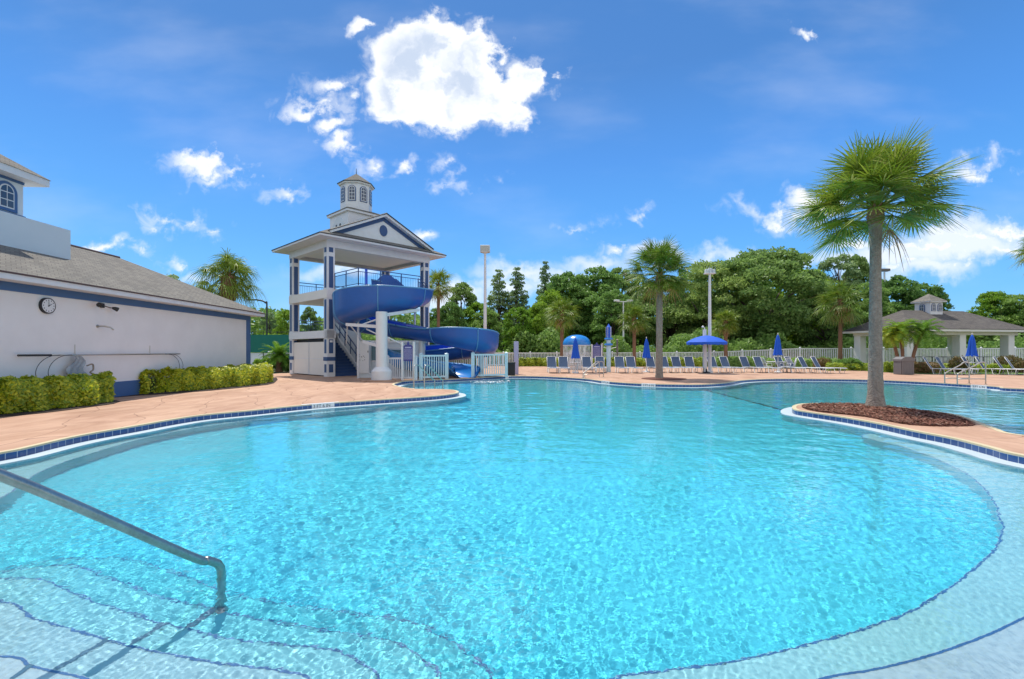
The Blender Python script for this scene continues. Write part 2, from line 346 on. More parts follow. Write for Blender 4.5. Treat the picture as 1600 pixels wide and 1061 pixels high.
def rand_leaves(rng, C, N, size, flat=.6, aspect=.5):
    """orient leaves: normal = mix of outward N and random."""
    n = len(C); r = rng.normal(size=(n,3)); r /= np.linalg.norm(r,axis=1)[:,None]
    nn = N*flat+r*(1-flat*.5); nn /= np.linalg.norm(nn,axis=1)[:,None]
    t = rng.normal(size=(n,3)); t -= nn*(t*nn).sum(1)[:,None]; t /= np.linalg.norm(t,axis=1)[:,None]
    b = np.cross(nn,t); s = size*rng.uniform(.6,1.3,n)[:,None]
    return t*s, b*s*aspect
# ------------------------------------------------------------------ pool outline (edge of the deck), ground, deck
Apx = [(0,707.5),(40,700),(100,686),(150,676),(215,665),(275,654.5),(325,647.5),(400,640.5),(475,633),(525,629),(600,624),(675,619),(707,615.5),(717,612.5),(710,609.5),
 (687,608),(650,607.5),(625,604),(616,600.5),(625,597.5),(640,595),(700,592.8),(745,590.5),(800,587.6),(856,588.5),(912,591.6),(946,595.8),(997,599.2),(1053,600.6),(1095,600.6),
 (1132,598.4),(1157,594.4),(1194,592.2),(1250,591.8),(1345,593),(1425,596),(1504,600.5),(1557,604),(1600,607.6)]
Apts = [P(*q) for q in Apx]+[Vector(p+(0,)) for p in [(25,15.5),(27,12),(26,6),(20,2),(14,2.5),(11.3,5.6),(10.0,7.3)]]
Apts += [P(*q) for q in [(1600,680),(1558,670),(1521,656),(1487,646.4),(1431,639.4),(1383,633.7),(1330,631),(1262,630.2),(1240,633.5),(1240,639.4),(1262,643.6),(1319,652),(1375,662),(1431,673.7),(1487,684.4),(1543,698.4),(1600,712.5)]]
Apts += [Vector(p+(0,)) for p in [(7.6,5.2),(8.2,3.6),(7.8,1.8),(6,.6),(3,.3),(-3,.3),(-6,1),(-7.6,3),(-7.8,5)]]
A = [Vector((p.x, p.y, 0)) for p in spline(Apts, 7, True)]
def area(p): return .5*sum(p[i-1][0]*p[i][1]-p[i][0]*p[i-1][1] for i in range(len(p)))
if area(A) < 0: A.reverse()                              # counter-clockwise: water on the left of travel
def offset(poly, d):                                     # d > 0: towards the water
    o = []; n = len(poly)
    for i in range(n):
        t = (poly[(i+1)%n]-poly[i-1]); t.normalize(); o.append(Vector((poly[i].x-t.y*d, poly[i].y+t.x*d, 0)))
    return o
B = offset(A, .26); CO = offset(A, -.10)
def holed(outer, z, name, m):
    pl = [[Vector((p[0],p[1],0)) for p in outer], [p.copy() for p in A]]
    tri = tessellate_polygon(pl); v = pl[0]+pl[1]
    mb = MB(); mb.add([(p.x,p.y,z) for p in v], [tuple(t) for t in tri]); return mb.build(name, m)
grassy = mat('ground cover', (.07,.085,.03), .95, var=.4, vs=.6, var2=.3, bs=14, bump=.8, bd=.04)
struct(holed([(-900,-300),(900,-300),(900,1500),(-900,1500)], -.015, 'ground', grassy))
# brushed salmon concrete with scored joints and stains
dk = brickmat('salmon concrete', (.51,.335,.235), (.475,.305,.215), (.31,.19,.135), 'xy', 1.9, 1.25, .012, .8, .35, .2, .15, .35)
def deckfix(m):
    t = m.node_tree; N = t.nodes; b = N['Principled BSDF']; src = b.inputs['Base Color'].links[0].from_socket
    tc = N.new('ShaderNodeTexCoord'); mp = N.new('ShaderNodeMapping'); mp.inputs['Scale'].default_value = (1.1,.35,1); mp.inputs['Rotation'].default_value = (0,0,R(35))
    n = N.new('ShaderNodeTexNoise'); n.inputs['Scale'].default_value = 1.3; n.inputs['Detail'].default_value = 8; n.inputs['Roughness'].default_value = .7; n.inputs['Distortion'].default_value = 1.2
    t.links.new(tc.outputs['Object'], mp.inputs[0]); t.links.new(mp.outputs[0], n.inputs['Vector'])
    r = N.new('ShaderNodeValToRGB'); e = r.color_ramp.elements; e[0].position = .32; e[0].color = (.72,.62,.56,1); e[1].position = .62; e[1].color = (1.08,1.06,1.04,1)
    t.links.new(n.outputs[0], r.inputs[0]); x = N.new('ShaderNodeMix'); x.data_type = 'RGBA'; x.blend_type = 'MULTIPLY'; x.inputs[0].default_value = .85
    t.links.new(src, x.inputs[6]); t.links.new(r.outputs[0], x.inputs[7]); t.links.new(x.outputs[2], b.inputs['Base Color'])
    for nd in N:
        if nd.type == 'TEX_BRICK':
            mm = N.new('ShaderNodeMapping'); mm.inputs['Rotation'].default_value = (0,0,R(58)); l = nd.inputs['Vector'].links[0].from_socket
            w1 = N.new('ShaderNodeTexNoise'); w1.inputs['Scale'].default_value = .35; t.links.new(l, w1.inputs['Vector'])
            wa = N.new('ShaderNodeVectorMath'); wa.operation = 'SCALE'; t.links.new(w1.outputs['Color'], wa.inputs[0]); wa.inputs['Scale'].default_value = 2.2
            wb = N.new('ShaderNodeVectorMath'); t.links.new(l, wb.inputs[0]); t.links.new(wa.outputs[0], wb.inputs[1])
            t.links.new(wb.outputs[0], mm.inputs[0]); t.links.new(mm.outputs[0], nd.inputs['Vector'])
deckfix(dk)
far = [P(*q) for q in [(790,571),(900,571),(1000,571),(1100,570.5),(1200,571),(1290,574.5),(1340,579),(1400,583),(1450,584.5),(1600,585.5)]]
deck_out = [(-14,-6),(40,-6),(40,28)]+[(p.x,p.y) for p in reversed(far)]+[(-6,47),(-12,33),(-15.5,31.5),(-15.2,25.5),(-13.2,24.2)]
struct(holed(deck_out, 0, 'pool_deck', dk))
coping = mat('pale yellow coping', (.56,.47,.29), .7, var=.12, vs=3, var2=.08, bs=20)
mb = MB(); mb.ring(CO, A, .006, .006); mb.ring(A, A, .006, -.02); mb.ring(CO, CO, .006, -.005); struct(mb.build('coping', coping))
tile = brickmat('blue waterline tile', (.018,.06,.20), (.03,.085,.25), (.30,.36,.45), 'uv', .152, .3, .006, .25, .25, .5, .2, 3)
mb = MB(); mb.ring(A, A, -.02, -.12); struct(mb.build('waterline_tile', tile))
pl_w = mat('white pool plaster', (.42,.50,.54), .8, var=.08, vs=2, var2=.05, bs=30)
pl_s = mat('water tinted step plaster', (.29,.51,.54), .8, var=.10, vs=2.5, var2=.06, bs=30)  # aqua cast painted in for light absorbed by the water above
pl_f = mat('water tinted pool plaster', (.075,.53,.64), .85, var=.14, vs=1.2, var2=.20, bs=38)  # turquoise put into the plaster in place of water absorption
pl_r = mat('reflection dulled pool plaster', (.075,.40,.47), .85, var=.14, vs=1.2, var2=.08, bs=22)  # same floor; duller colour paints in the trees mirrored on the water
line = mat('navy pool tile line', (.045,.13,.30), .4, var=.1)
recv = []
mb = MB(); mb.ring(A, B, -.12, -.12); mb.ring(B, B, -.12, -.2); recv.append(mb.build('pool_ledge', pl_w))
mb = MB(); mb.ring(B, B, -.2, -1.3); recv.append(mb.build('pool_wall', pl_s))
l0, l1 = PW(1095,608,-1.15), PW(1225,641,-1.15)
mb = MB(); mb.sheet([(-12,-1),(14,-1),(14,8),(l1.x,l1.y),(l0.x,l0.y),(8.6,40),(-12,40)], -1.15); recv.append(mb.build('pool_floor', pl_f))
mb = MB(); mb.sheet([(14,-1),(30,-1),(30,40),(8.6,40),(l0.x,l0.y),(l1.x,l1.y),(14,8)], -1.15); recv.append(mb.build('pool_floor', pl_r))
mb = MB(); d = Vector((.06,.0,0)); mb.sheet([l0-d,l1-d,l1+d,l0+d], -1.146); recv.append(mb.build('pool_line', mat('black pool line', (.01,.03,.06), .5)))
def level(name, nose, close, z, m, z0=-1.16):
    n = spline(nose, 5); poly = [(p.x,p.y) for p in n]+close
    mb = MB(); mb.prism(poly, z0, z); recv.append(mb.build(name, m))
    q = []                                              # navy tile strip just behind the nose
    for i in range(len(n)):
        t = (n[min(i+1,len(n)-1)]-n[max(i-1,0)]); t.normalize(); q.append(Vector((-t.y, t.x, 0)))
    cx = sum(c[0] for c in close)/len(close); cy = sum(c[1] for c in close)/len(close)
    mid = n[len(n)//2]; sgn = 1 if q[len(n)//2].dot(Vector((cx,cy,0))-Vector((mid.x,mid.y,0))) > 0 else -1
    a = [p+o*.004*sgn for p, o in zip(n, q)]; b = [p+o*.019*sgn for p, o in zip(n, q)]
    mb = MB(); mb.ring(a, b, z+.003, z+.003, False); recv.append(mb.build('step_edge_tile', line))
W = lambda pts, z: [PW(*p, z) for p in pts]
lb = W([(0,779),(30,759),(50,746),(80,730),(135,711),(215,687.5),(275,674.5),(325,666),(400,656),(460,649.5),(525,644),(580,638)], -.5)
level('pool_bench', [(-5.2,2.5,0),(-5.6,4.2,0)]+[(p.x,p.y,0) for p in lb]+[(-4.15,14.1,0)], [(-4.5,15.3),(-8.6,14),(-9,2.5)], -.5, pl_s)
rb = W([(1344,680),(1361,686),(1403,697),(1454,714),(1501,736),(1532,759),(1552,785.6),(1561,813.7),(1564,826),(1552,857),(1512,894),(1469,925),(1412,957.5),(1337,984),(1250,1008),(1140,1032),(1031,1047),(952,1061)], -.5)
level('pool_bench', [(7.5,9.75,0)]+[(p.x,p.y,0) for p in rb]+[(0.1,2.3,0),(-.2,1.6,0)], [(-.2,-.5),(9.3,-.5),(9.3,6),(8.6,9.75)], -.5, pl_s)
rt = W([(1600,962),(1534,992.5),(1447,1023),(1359,1045),(1272,1061)], -.22)
level('pool_step', [(8.3,4.6,0),(6,4.1,0),(4.4,3.5,0)]+[(p.x,p.y,0) for p in rt]+[(.9,2.15,0),(.3,1.6,0)], [(.3,-.4),(9.2,-.4),(9.2,4.6)], -.22, pl_w, -.6)
steps = [  # plaster bluer with depth: the water's absorption painted into each tread
 ([(0,1023),(51,1038.6),(87,1047),(143.5,1061)], -.22, [(-5.4,2.2),(-3.8,2.55)], [(-1.7,2.2),(-1.5,1.6)], (-1.5,-.3), pl_w),
 ([(0,937),(56,964),(112.5,981),(169,998),(239,1014.7),(323,1030.7),(394,1040),(450,1047),(489,1061)], -.42, [(-5.6,2.6),(-4.6,3.4)], [(-.95,2.3),(-.9,1.6)], (-.9,-.32), mat('second water tinted step plaster', (.33,.49,.54), .8, var=.10, vs=2.5, var2=.06, bs=30)),
 ([(0,903.6),(65,904),(98,916),(140.6,934.5),(197,954),(253,971),(298,982),(351.5,995),(450,1006),(494,1010),(540.6,1020),(565.6,1034),(598,1061)], -.62, [(-5.8,2.8),(-4.9,3.6)], [(-.68,2.4),(-.65,1.6)], (-.65,-.34), mat('third water tinted step plaster', (.23,.50,.55), .8, var=.10, vs=2.5, var2=.06, bs=30)),
 ([(0,894),(28,888),(98,882.5),(135,887),(197,910.6),(253,931.7),(309,944),(365.6,958.4),(422,968),(462.5,975),(587.5,993.7),(634,1009),(665.6,1031),(690.6,1061)], -.82, [(-6,3),(-5.1,3.8)], [(-.4,2.5),(-.38,1.6)], (-.38,-.36), mat('fourth water tinted step plaster', (.15,.49,.55), .8, var=.10, vs=2.5, var2=.06, bs=30)),
 ([(0,889),(80,874),(157,871),(202,872),(253,887),(309,905),(351.5,924.7),(399,933.7),(534,955),(619,965.6),(666,978),(697,994),(737.5,1022),(759,1040.6),(772,1061)], -1.0, [(-6.2,3.2),(-5.3,4)], [(-.1,2.6),(-.12,1.6)], (-.12,-.38), mat('deep water tinted step plaster', (.09,.49,.56), .8, var=.10, vs=2.5, var2=.06, bs=30))]
for px_, z, pre, post, cl, m in steps:
    level('pool_step', [(a,b,0) for a,b in pre]+[(p.x,p.y,0) for p in W(px_, z)]+[(a,b,0) for a,b in post], [cl, (-9,cl[1]), (-9,pre[0][1])], z, m, -1.155)
for q, z in [([(46,1038),(53.5,1040),(22,1061),(14,1061)],-.22),([(166,997.8),(175,999),(90,1047.8),(80.7,1046)],-.42),([(254.5,972.5),(264,974),(209.5,1007),(202.5,1005)],-.62),([(330,950.5),(338,952),(297,981.5),(288,979.5)],-.82)]:
    w4 = W(q, z); mb = MB(); mb.sheet(w4, z+.006); recv.append(mb.build('step_stripe', mat('slate blue tile', (.05,.13,.20), .5, var=.1)))
for o in recv: struct(o); o.cycles.is_caustics_receiver = True
# ------------------------------------------------------------------ water: a rippled refracting surface; the sun draws its own caustics below
rng = np.random.default_rng(5)
nr, ncol = 1300, 1700
Yr = 1.1*(34/1.1)**(np.arange(nr+1)/nr); T = np.linspace(-1.75, 2.2, ncol+1)
Yg, Tg = np.meshgrid(Yr, T, indexing='ij'); Xg = Yg*Tg
sp = Yg*.0029
H = np.zeros_like(Xg)
calm = .62+.38*np.sin(Xg*.5+1.3+np.sin(Yg*.37)*1.7)*np.sin(Yg*.33+.4+np.sin(Xg*.29)*1.2)
calm *= np.clip(.45+.65*(Yg-2.2)/3.5, .45, 1.1)
for k in range(110):
    lam = .028*(.36/.028)**rng.uniform(0,1); th = rng.uniform(0, 2*math.pi); kk = 2*math.pi/lam
    amp = .0082*lam**1.0/6.28*(2.1 if lam < .065 else 1.25 if lam < .12 else .38)
    fade = np.clip((lam/sp-2.5)/3, 0, 1)
    x1, y1 = Xg*math.cos(th)+Yg*math.sin(th), -Xg*math.sin(th)+Yg*math.cos(th)
    H += amp*fade*np.sin(kk*x1+rng.uniform(0,6.28)+.9*np.sin(y1*kk*.23+rng.uniform(0,6.28)))*(1 if lam > .5 else calm)
farw = np.clip((Yg-4)/7, 0, 1)
for k in range(48):
    lam = .15*(1.3/.15)**rng.uniform(0,1); th = rng.uniform(0, 2*math.pi); kk = 2*math.pi/lam
    x1, y1 = Xg*math.cos(th)+Yg*math.sin(th), -Xg*math.sin(th)+Yg*math.cos(th)
    H += .011*lam/6.28*farw*np.clip((lam/sp-2.5)/3, 0, 1)*np.sin(kk*x1+rng.uniform(0,6.28)+1.1*np.sin(y1*kk*.2+rng.uniform(0,6.28)))*calm
nv = (nr+1)*(ncol+1)
co = np.stack([Xg,Yg,WZ+np.clip(H,-.013,.0125)], -1).reshape(-1,3).astype(np.float32)
ii = (np.arange(nr)[:,None]*(ncol+1)+np.arange(ncol)[None,:]).ravel()
fq = np.stack([ii, ii+1, ii+ncol+2, ii+ncol+1], 1).astype(np.int32)
me = bpy.data.meshes.new('water'); me.vertices.add(nv); me.vertices.foreach_set('co', co.ravel())
me.loops.add(fq.size); me.loops.foreach_set('vertex_index', fq.ravel()); me.polygons.add(len(fq)); me.polygons.foreach_set('loop_start', np.arange(0, fq.size, 4, dtype=np.int32))
me.update(calc_edges=True); me.polygons.foreach_set('use_smooth', np.ones(len(fq), bool))
wm_ = bpy.data.materials.new('pool water'); wm_.use_nodes = True; t = wm_.node_tree; t.nodes.clear()
o_ = t.nodes.new('ShaderNodeOutputMaterial'); g = t.nodes.new('ShaderNodeBsdfGlass'); g.inputs['IOR'].default_value = 1.33; g.inputs['Roughness'].default_value = 0
g.inputs['Color'].default_value = (.92,.985,1,1)
n = t.nodes.new('ShaderNodeTexNoise'); n.inputs['Scale'].default_value = 13; n.inputs['Detail'].default_value = 3
tc_ = t.nodes.new('ShaderNodeTexCoord'); b_ = t.nodes.new('ShaderNodeBump'); b_.inputs['Strength'].default_value = 1; b_.inputs['Distance'].default_value = .0032
t.links.new(tc_.outputs['Object'], n.inputs['Vector']); t.links.new(n.outputs[0], b_.inputs['Height']); t.links.new(b_.outputs[0], g.inputs['Normal']); t.links.new(g.outputs[0], o_.inputs[0])
me.materials.append(wm_); water = bpy.data.objects.new('water', me); COL.objects.link(water); struct(water); water.cycles.is_caustics_caster = True
# depth markers set into the waterline tile
def marker(px, label, w=.62, text='3 FT 6 IN'):
    i = min(range(len(A)), key=lambda k: abs(A[k].y*((px[0]-CX)/F)-A[k].x)+abs(A[k].y-P(*px).y)*.5)
    a = A[i]; t = (A[(i+1)%len(A)]-A[i-1]); t.normalize(); ang = math.atan2(t.y, t.x)
    o = thing('depth_marker', a, label, 'depth marker', 'depth markers along the pool edge', ang)
    mb = MB(); mb.box(-w/2, w/2, -.012, .012, -.122, .008); mb.box(-w/2, w/2, -.12, -.013, .0065, .009); mb.build('tile_plate', M['white'], o)
    c = bpy.data.curves.new('lettering', 'FONT'); c.body = text; c.size = .125; c.align_x = 'CENTER'; c.extrude = .001
    t_ = bpy.data.objects.new('tmp', c); COL.objects.link(t_); bpy.context.view_layer.update(); me_ = bpy.data.meshes.new_from_object(t_.evaluated_get(bpy.context.evaluated_depsgraph_get())); bpy.data.objects.remove(t_)
    me_.materials.clear(); me_.materials.append(M['inkblack']); l = bpy.data.objects.new('lettering', me_); COL.objects.link(l); l.parent = o; l.location = (0, .0135, -.105); l.rotation_euler = (R(90), 0, R(180))
marker((500,631), 'white 3 FT 6 IN depth marker on the tile edge below the hedge', 1.05)
marker((793,588), 'white 3 FT 6 IN depth marker beside the dark bin by the slide exit')
marker((948,596), 'white 3 FT 6 IN depth marker just right of the middle handrail')
marker((1013,600), 'white 3 FT 6 IN depth marker in front of the palm on the far deck')
marker((1530,602), 'white 3 FT 6 IN depth marker below the handrail by the pavilion')
# the grooved foreground handrail and the other rails
def rails(name, loc, label, paths, bars=(), r=.024):
    o = thing(name, loc, label, 'handrail')
    for p in paths:
        mb = MB(); mb.tube([Vector(q)-Vector(loc) for q in p], r, 12); mb.build('rail', M['steel'], o, 'all')
        for e in (p[0], p[-1]):
            if abs(e[2]) < .05: mb = MB(); mb.lathe([(r*2,0),(r*2,.012),(r*1.2,.025)], 14, Vector(e)-Vector(loc)); mb.build('escutcheon', M['steel'], o, True)
    for q in bars:
        mb = MB(); mb.tube([Vector(x)-Vector(loc) for x in q], r*.8, 8); mb.build('crossbar', M['steel'], o, 'all')
    return o
ft = PW(346,952,-.82)
fr = spline([(ft.x,ft.y,-.82),(ft.x,ft.y,-.5),(ft.x,ft.y,-.2),(ft.x-.002,ft.y-.006,-.12)], 3)+spline([(ft.x-.012,ft.y-.03,-.075),(ft.x-.045,ft.y-.10,-.02),(ft.x-.10,ft.y-.21,.06),PY(0,742,2.5),(-2.93,2.0,1.18),(-3.0,1.85,1.2),(-3.03,1.75,1.05),(-3.03,1.75,-.1)], 6)
o = thing('handrail', ft, 'scuffed steel stair handrail rising out of the water above the pool steps', 'handrail')
mb = MB(); mb.tube([q-Vector(o.location) for q in fr], .029, 18); rs = mat('weathered steel', (.36,.37,.34), .34, 1, var=.4, vs=5, var2=.2, bs=60, bump=.15, bd=.002); mb.build('rail', rs, o, 'all')
mb = MB(); mb.lathe([(.05,0),(.05,.015),(.032,.03)], 16); mb.build('escutcheon', rs, o, True)
def loop(a, b, top, zlow, zb=-.8):
    a, b = Vector(a), Vector(b); d = (b-a)
    return spline([(a.x,a.y,0),(a.x,a.y,top*.85),tuple(a+d*.08)[:2]+(top,),tuple(a+d*.22)[:2]+(top*.98,)],4)+spline([tuple(a+d*.35)[:2]+(top*.86,),tuple(a+d*.93)[:2]+(zlow+.1,),(b.x,b.y,zlow),(b.x,b.y,zb)],4)
rails('handrail', (-3.9,18.85,0), 'pair of steel grab rails at the inlet by the slide fence',
 [loop((-3.9,18.85,0),(-3.3,20.2,0),.92,.18),loop((-3.48,18.85,0),(-2.95,20.2,0),.92,.18)])
rails('handrail', (3.9,25.5,0), 'pair of steel handrails on the far deck left of the blue ringed post',
 [loop((5.1,26.4,0),(3.82,25.4,0),.9,.25,0),loop((4.95,26.9,0),(3.98,25.9,0),.9,.25,0)], [((5.1,26.4,.22),(3.82,25.4,.22))])
rails('handrail', (19.6,21.3,0), 'pair of steel handrails on the deck in front of the pavilion',
 [loop((20.85,21.6,0),(19.65,21.5,0),1.0,.42,0),loop((20.95,20.95,0),(19.75,21.0,0),1.0,.42,0)], [((20.85,21.6,.25),(19.65,21.5,.25)),((20.95,20.95,.25),(19.75,21.0,.25))])
# island mulch bed and the mulch ring on the far deck
isl = [P(*q) for q in [(1253,636.5),(1262,632.8),(1290,631.8),(1355,633),(1430,641.5),(1480,648.5),(1505,656),(1520,665.5),(1425,664.5),(1350,651.5),(1275,643)]]
bedm = M['mulch']
def bed(name, poly, m, z=.02, n=4):
    p = spline(poly, n, True); mb = MB(); mb.sheet([(q.x,q.y) for q in p], z); mb.ring([(q.x,q.y) for q in p],[(q.x,q.y) for q in p], z, .001); return struct(mb.build(name, m))
bed('mulch_bed', isl, bedm); bed('mulch_bed', [P(*q) for q in [(1002,591.5),(1020,589.8),(1040,589.8),(1072,592),(1060,594),(1025,594)]], bedm)
rg = np.random.default_rng(8)
def scatter(poly, n, size, name, m, z, label=None):
    xs = [p.x for p in poly]; ys = [p.y for p in poly]; pts = []
    while len(pts) < n:
        x, y = rg.uniform(min(xs), max(xs)), rg.uniform(min(ys), max(ys)); ins = False
        for i in range(len(poly)):
            a, b = poly[i-1], poly[i]
            if (a.y > y) != (b.y > y) and x < (b.x-a.x)*(y-a.y)/(b.y-a.y)+a.x: ins = not ins
        if ins: pts.append((x, y, z+rg.uniform(0,.03)))
    C = np.array(pts); Nn = np.tile([0,0,1.], (n,1)); a, b = rand_leaves(rg, C, Nn, size, 1.2, .35)
    o = quad_mesh(name, C, a, b, m, shape='quad'); tag(o, kind='stuff'); 
    if label: o['label'] = label
    return o
chips = leafmat('bark chips', [(.11,.04,.025),(.19,.075,.05),(.26,.12,.08),(.14,.05,.03),(.34,.22,.16)], .02, .9)
scatter(spline(isl,4,True), 9000, .032, 'wood_chips', chips, .025)
# beds against the pool house
bd1 = [P(*q) for q in [(-40,657),(0,652),(60,646.5),(110,640.5),(150,635),(178,631),(182,626)]]+[Vector((-13.0,13.2,0)),Vector((-12.55,5,0)),Vector((-11,5,0))]
bed('planting_bed', bd1, M['soil'], .015, 2)
bd2 = [P(*q) for q in [(212,618.5),(262,615.5),(330,610.5),(400,603.5),(428,599),(432,590)]]+[Vector((-13.3,24.4,0)),Vector((-13.0,15.2,0))]
bed('planting_bed', bd2, M['soil'], .015, 2)
foam = mat('white foam', (.85,.88,.9), .7)
C = np.array([P(rg.uniform(738,800)+rg.normal()*3, rg.uniform(594.2,598.5), WZ) for _ in range(700)]); C[:,2] = WZ+.012+rg.uniform(0,.03,700)
keep = rg.uniform(size=700) < np.exp(-((C[:,0]+1.7)/1.1)**2); C = C[keep]
a, b = rand_leaves(rg, C, np.tile([0,0,1.],(len(C),1)), .055, 1.5, .5); tag(quad_mesh('splash', C, a, b, foam), kind='stuff')
# ------------------------------------------------------------------ pool house on the left. Local frame: +y along the wall away, +x out of the wall
BA = math.atan2(.0405, 1.0)
bh = thing('pool_house', (-13.07,23.6,0), 'white stucco pool house with navy bands, shingle hip roof and cupola', 'building', rz=BA)
def mbx(*b):
    m = MB()
    for q in b: m.box(*q)
    return m
LW = 30.0
mbx((-8,0,-LW,0,.5,3.0)).build('wall', M['stucco'], bh)
mbx((-8,.03,-LW,.03,0,.5),).build('base_band', M['trim'], bh)
mbx((-8,.03,-LW,.03,3.0,3.25),(-.1,.028,-.34,.028,.5,3.0)).build('blue_band', M['trim'], bh)
OV = .5
mb = mbx((-8.6,OV,-LW,OV,3.22,3.26)); mb.box(-8.6,OV,-LW,OV,3.26,3.36); mb.build('soffit', M['white'], bh)
mbx((-8.62,OV+.03,-LW,OV+.03,3.36,3.40)).build('drip_edge', M['drip'], bh)
zr, zt, RW = 3.40, 5.40, 4.1
rf = MB(); x0, x1, y0, y1 = OV+.03-2*RW, OV+.03, -LW, OV+.03
rf.add([(x1,y0,zr),(x1,y1,zr),(x0,y1,zr),(x0,y0,zr),(x1-RW,y1-RW,zt),(x1-RW,y0,zt)], [(0,1,4,5),(1,2,4),(2,3,5,4)])
roof = rf.build('roof', M['shingle'], bh)
mb = MB(); mb.tube([(x1-RW,-8,zt+.01),(x1-RW,y1-RW,zt+.01)], .05, 6); mb.build('ridge_vent', M['drip'], roof)
# raised block and cupola on the roof
mbx((-5.4,-1.65,-14,-8.1,4.0,5.42)).build('parapet_block', M['greystucco'], bh)
mbx((-5.45,-1.61,-14.05,-8.06,4.30,4.36)).build('flashing', M['drip'], bh)
cu = -1.85; cy1 = -9.45; cy0 = cy1-2.5
mbx((cu-2.2,cu,cy0,cy1,5.42,6.58)).build('cupola_wall', M['greystucco'], bh)
mbx((cu-2.24,cu+.04,cy0-.04,cy1+.04,5.42,5.49),(cu-2.22,cu+.02,cy0-.02,cy1+.02,6.42,6.50)).build('cupola_band', M['trim'], bh)
mbx((cu-2.6,cu+.4,cy0-.4,cy1+.4,6.50,6.70)).build('cupola_eave', M['white'], bh)
mb = MB(); a = .43; X0, X1, Y0, Y1 = cu-2.2-a, cu+a, cy0-a, cy1+a; mx_, my_ = (X0+X1)/2, (Y0+Y1)/2
mb.add([(X0,Y0,6.70),(X1,Y0,6.70),(X1,Y1,6.70),(X0,Y1,6.70),(mx_,my_,7.75)], [(0,1,4),(1,2,4),(2,3,4),(3,0,4),(3,2,1,0)]); mb.build('cupola_roof', M['shingle'], bh)
def arch(w, h, n=14):
    r = w/2; return [(-r,0),(r,0)]+[(r*math.cos(math.pi*k/n), h-r+r*math.sin(math.pi*k/n)) for k in range(n+1)]
def arch_window(parent, o, ax, n, w, h, surround, sm_, nx=2, nz=3, fr=.035, g='glass'):
    """arched window: surround, white frame with bars, dark glass. o: bottom centre, ax: along wall, n: outward"""
    o, ax, n, up = Vector(o), Vector(ax), Vector(n), Vector((0,0,1))
    mb = MB(); mb.extr(arch(w+2*surround, h+surround*1.6), o-up*surround*.8, ax, up, n, .03); win = mb.build('window', sm_, parent)
    mb = MB(); mb.extr(arch(w, h), o+n*.031, ax, up, n, .006); mb.build('window_frame', M['white'], win)
    mb = MB()
    for i in range(nx):
        for j in range(nz):
            xa = -w/2+fr+(w-fr)/nx*i; xb = xa+(w-fr)/nx-fr*.8; za = fr+(h-fr)/nz*j; zb = za+(h-fr)/nz-fr*.8; r = w/2-fr; c = h-w/2
            pl = [(xa,za),(xb,za)]
            if j < nz-1: pl += [(xb,zb),(xa,zb)]
            else:
                xs = [xb+(xa-xb)*k/6 for k in range(7)]
                pl += [(x, max(za+.02, c+math.sqrt(max(r*r-x*x, 0)))) for x in xs]
            mb.extr(pl, o+n*.038, ax, up, n, .004)
    mb.build('pane', M[g], win); return win
for yc in (-9.96,-11.3): arch_window(bh, (cu+.005,yc,5.60), (0,1,0), (1,0,0), .42, .68, .10, M['trim'])
WI = bh.matrix_basis
def WL(x, y, z):                                         # a point given in the frame of the pool house wall
    c, s = math.cos(BA), math.sin(BA); return Vector((-13.07+x*c-y*s, 23.6+x*s+y*c, z))
# clock
ck = thing('wall_clock', WL(0,-10.77,2.72), 'round black-rimmed wall clock on the white wall', 'clock', rz=BA)
def disc(r, x0, x1, n=32):
    m = MB(); a = [(x0,r*math.cos(2*math.pi*k/n),r*math.sin(2*math.pi*k/n)) for k in range(n)]; b = [(x1,p[1],p[2]) for p in a]
    m.add(a+b, [tuple(range(n-1,-1,-1)),tuple(range(n,2*n))]+[(i,(i+1)%n,n+(i+1)%n,n+i) for i in range(n)]); return m
disc(.215,0,.07).build('rim', M['black'], ck); disc(.187,.071,.074).build('dial', M['white'], ck)
mb = MB()
for k in range(12):
    g = math.pi*k/6; y, z = math.sin(g)*.15, math.cos(g)*.15; mb.box(.0745,.077,y-.009,y+.009,z-.016,z+.016)
mb.build('numerals', M['inkblack'], ck)
for nm, g, l, wd in (('hour_hand', R(-62), .10, .011), ('minute_hand', R(0), .15, .008)):
    mb = MB(); d = Vector((0,-math.sin(g),math.cos(g))); s = Vector((0,d.z,-d.y))*wd; q = [Vector((0,0,0))-d*.03-s, Vector((0,0,0))-d*.03+s, d*l+s*.5, d*l-s*.5]
    mb.add([p+Vector((.078,0,0)) for p in q]+[p+Vector((.081,0,0)) for p in q], [(0,1,2,3),(4,5,6,7),(0,1,5,4),(1,2,6,5),(2,3,7,6),(3,0,4,7)]); mb.build(nm, M['inkblack'], ck)
# flood light
fl = thing('flood_light', WL(0,-8.95,2.90), 'dark twin head flood light under the blue band', 'light', rz=BA)
mb = MB(); mb.bbox(0,.06,-.06,.06,-.07,.07); mb.build('mount', M['dark'], fl)
for s, z in ((-1,.03),(1,-.05)):
    mb = MB(); mb.tube([(.05,0,0),(.12,s*.14,z),(.15,s*.26,z-.01)], .014, 6); mb.build('arm', M['dark'], fl)
    mb = MB(); mb.tube([(.14,s*.24,z),(.18,s*.30,z-.02),(.22,s*.36,z-.05)], [.03,.06,.07], 10); mb.build('lamp_head', M['dark'], fl)
# shower spout
sp_ = thing('shower_spout', WL(0,-9.1,2.25), 'short bent pipe sticking out of the white wall', 'pipe', rz=BA)
mb = MB(); mb.tube([(0,0,0),(.18,.05,.0),(.30,.12,-.03),(.36,.16,-.11)], .022, 8); mb.build('pipe', M['steel'], sp_, 'all')
mb = MB(); mb.lathe([(.05,0),(.05,.012)], 12); q = mb.build('flange', M['steel'], sp_); q.rotation_euler = (0,R(90),0)
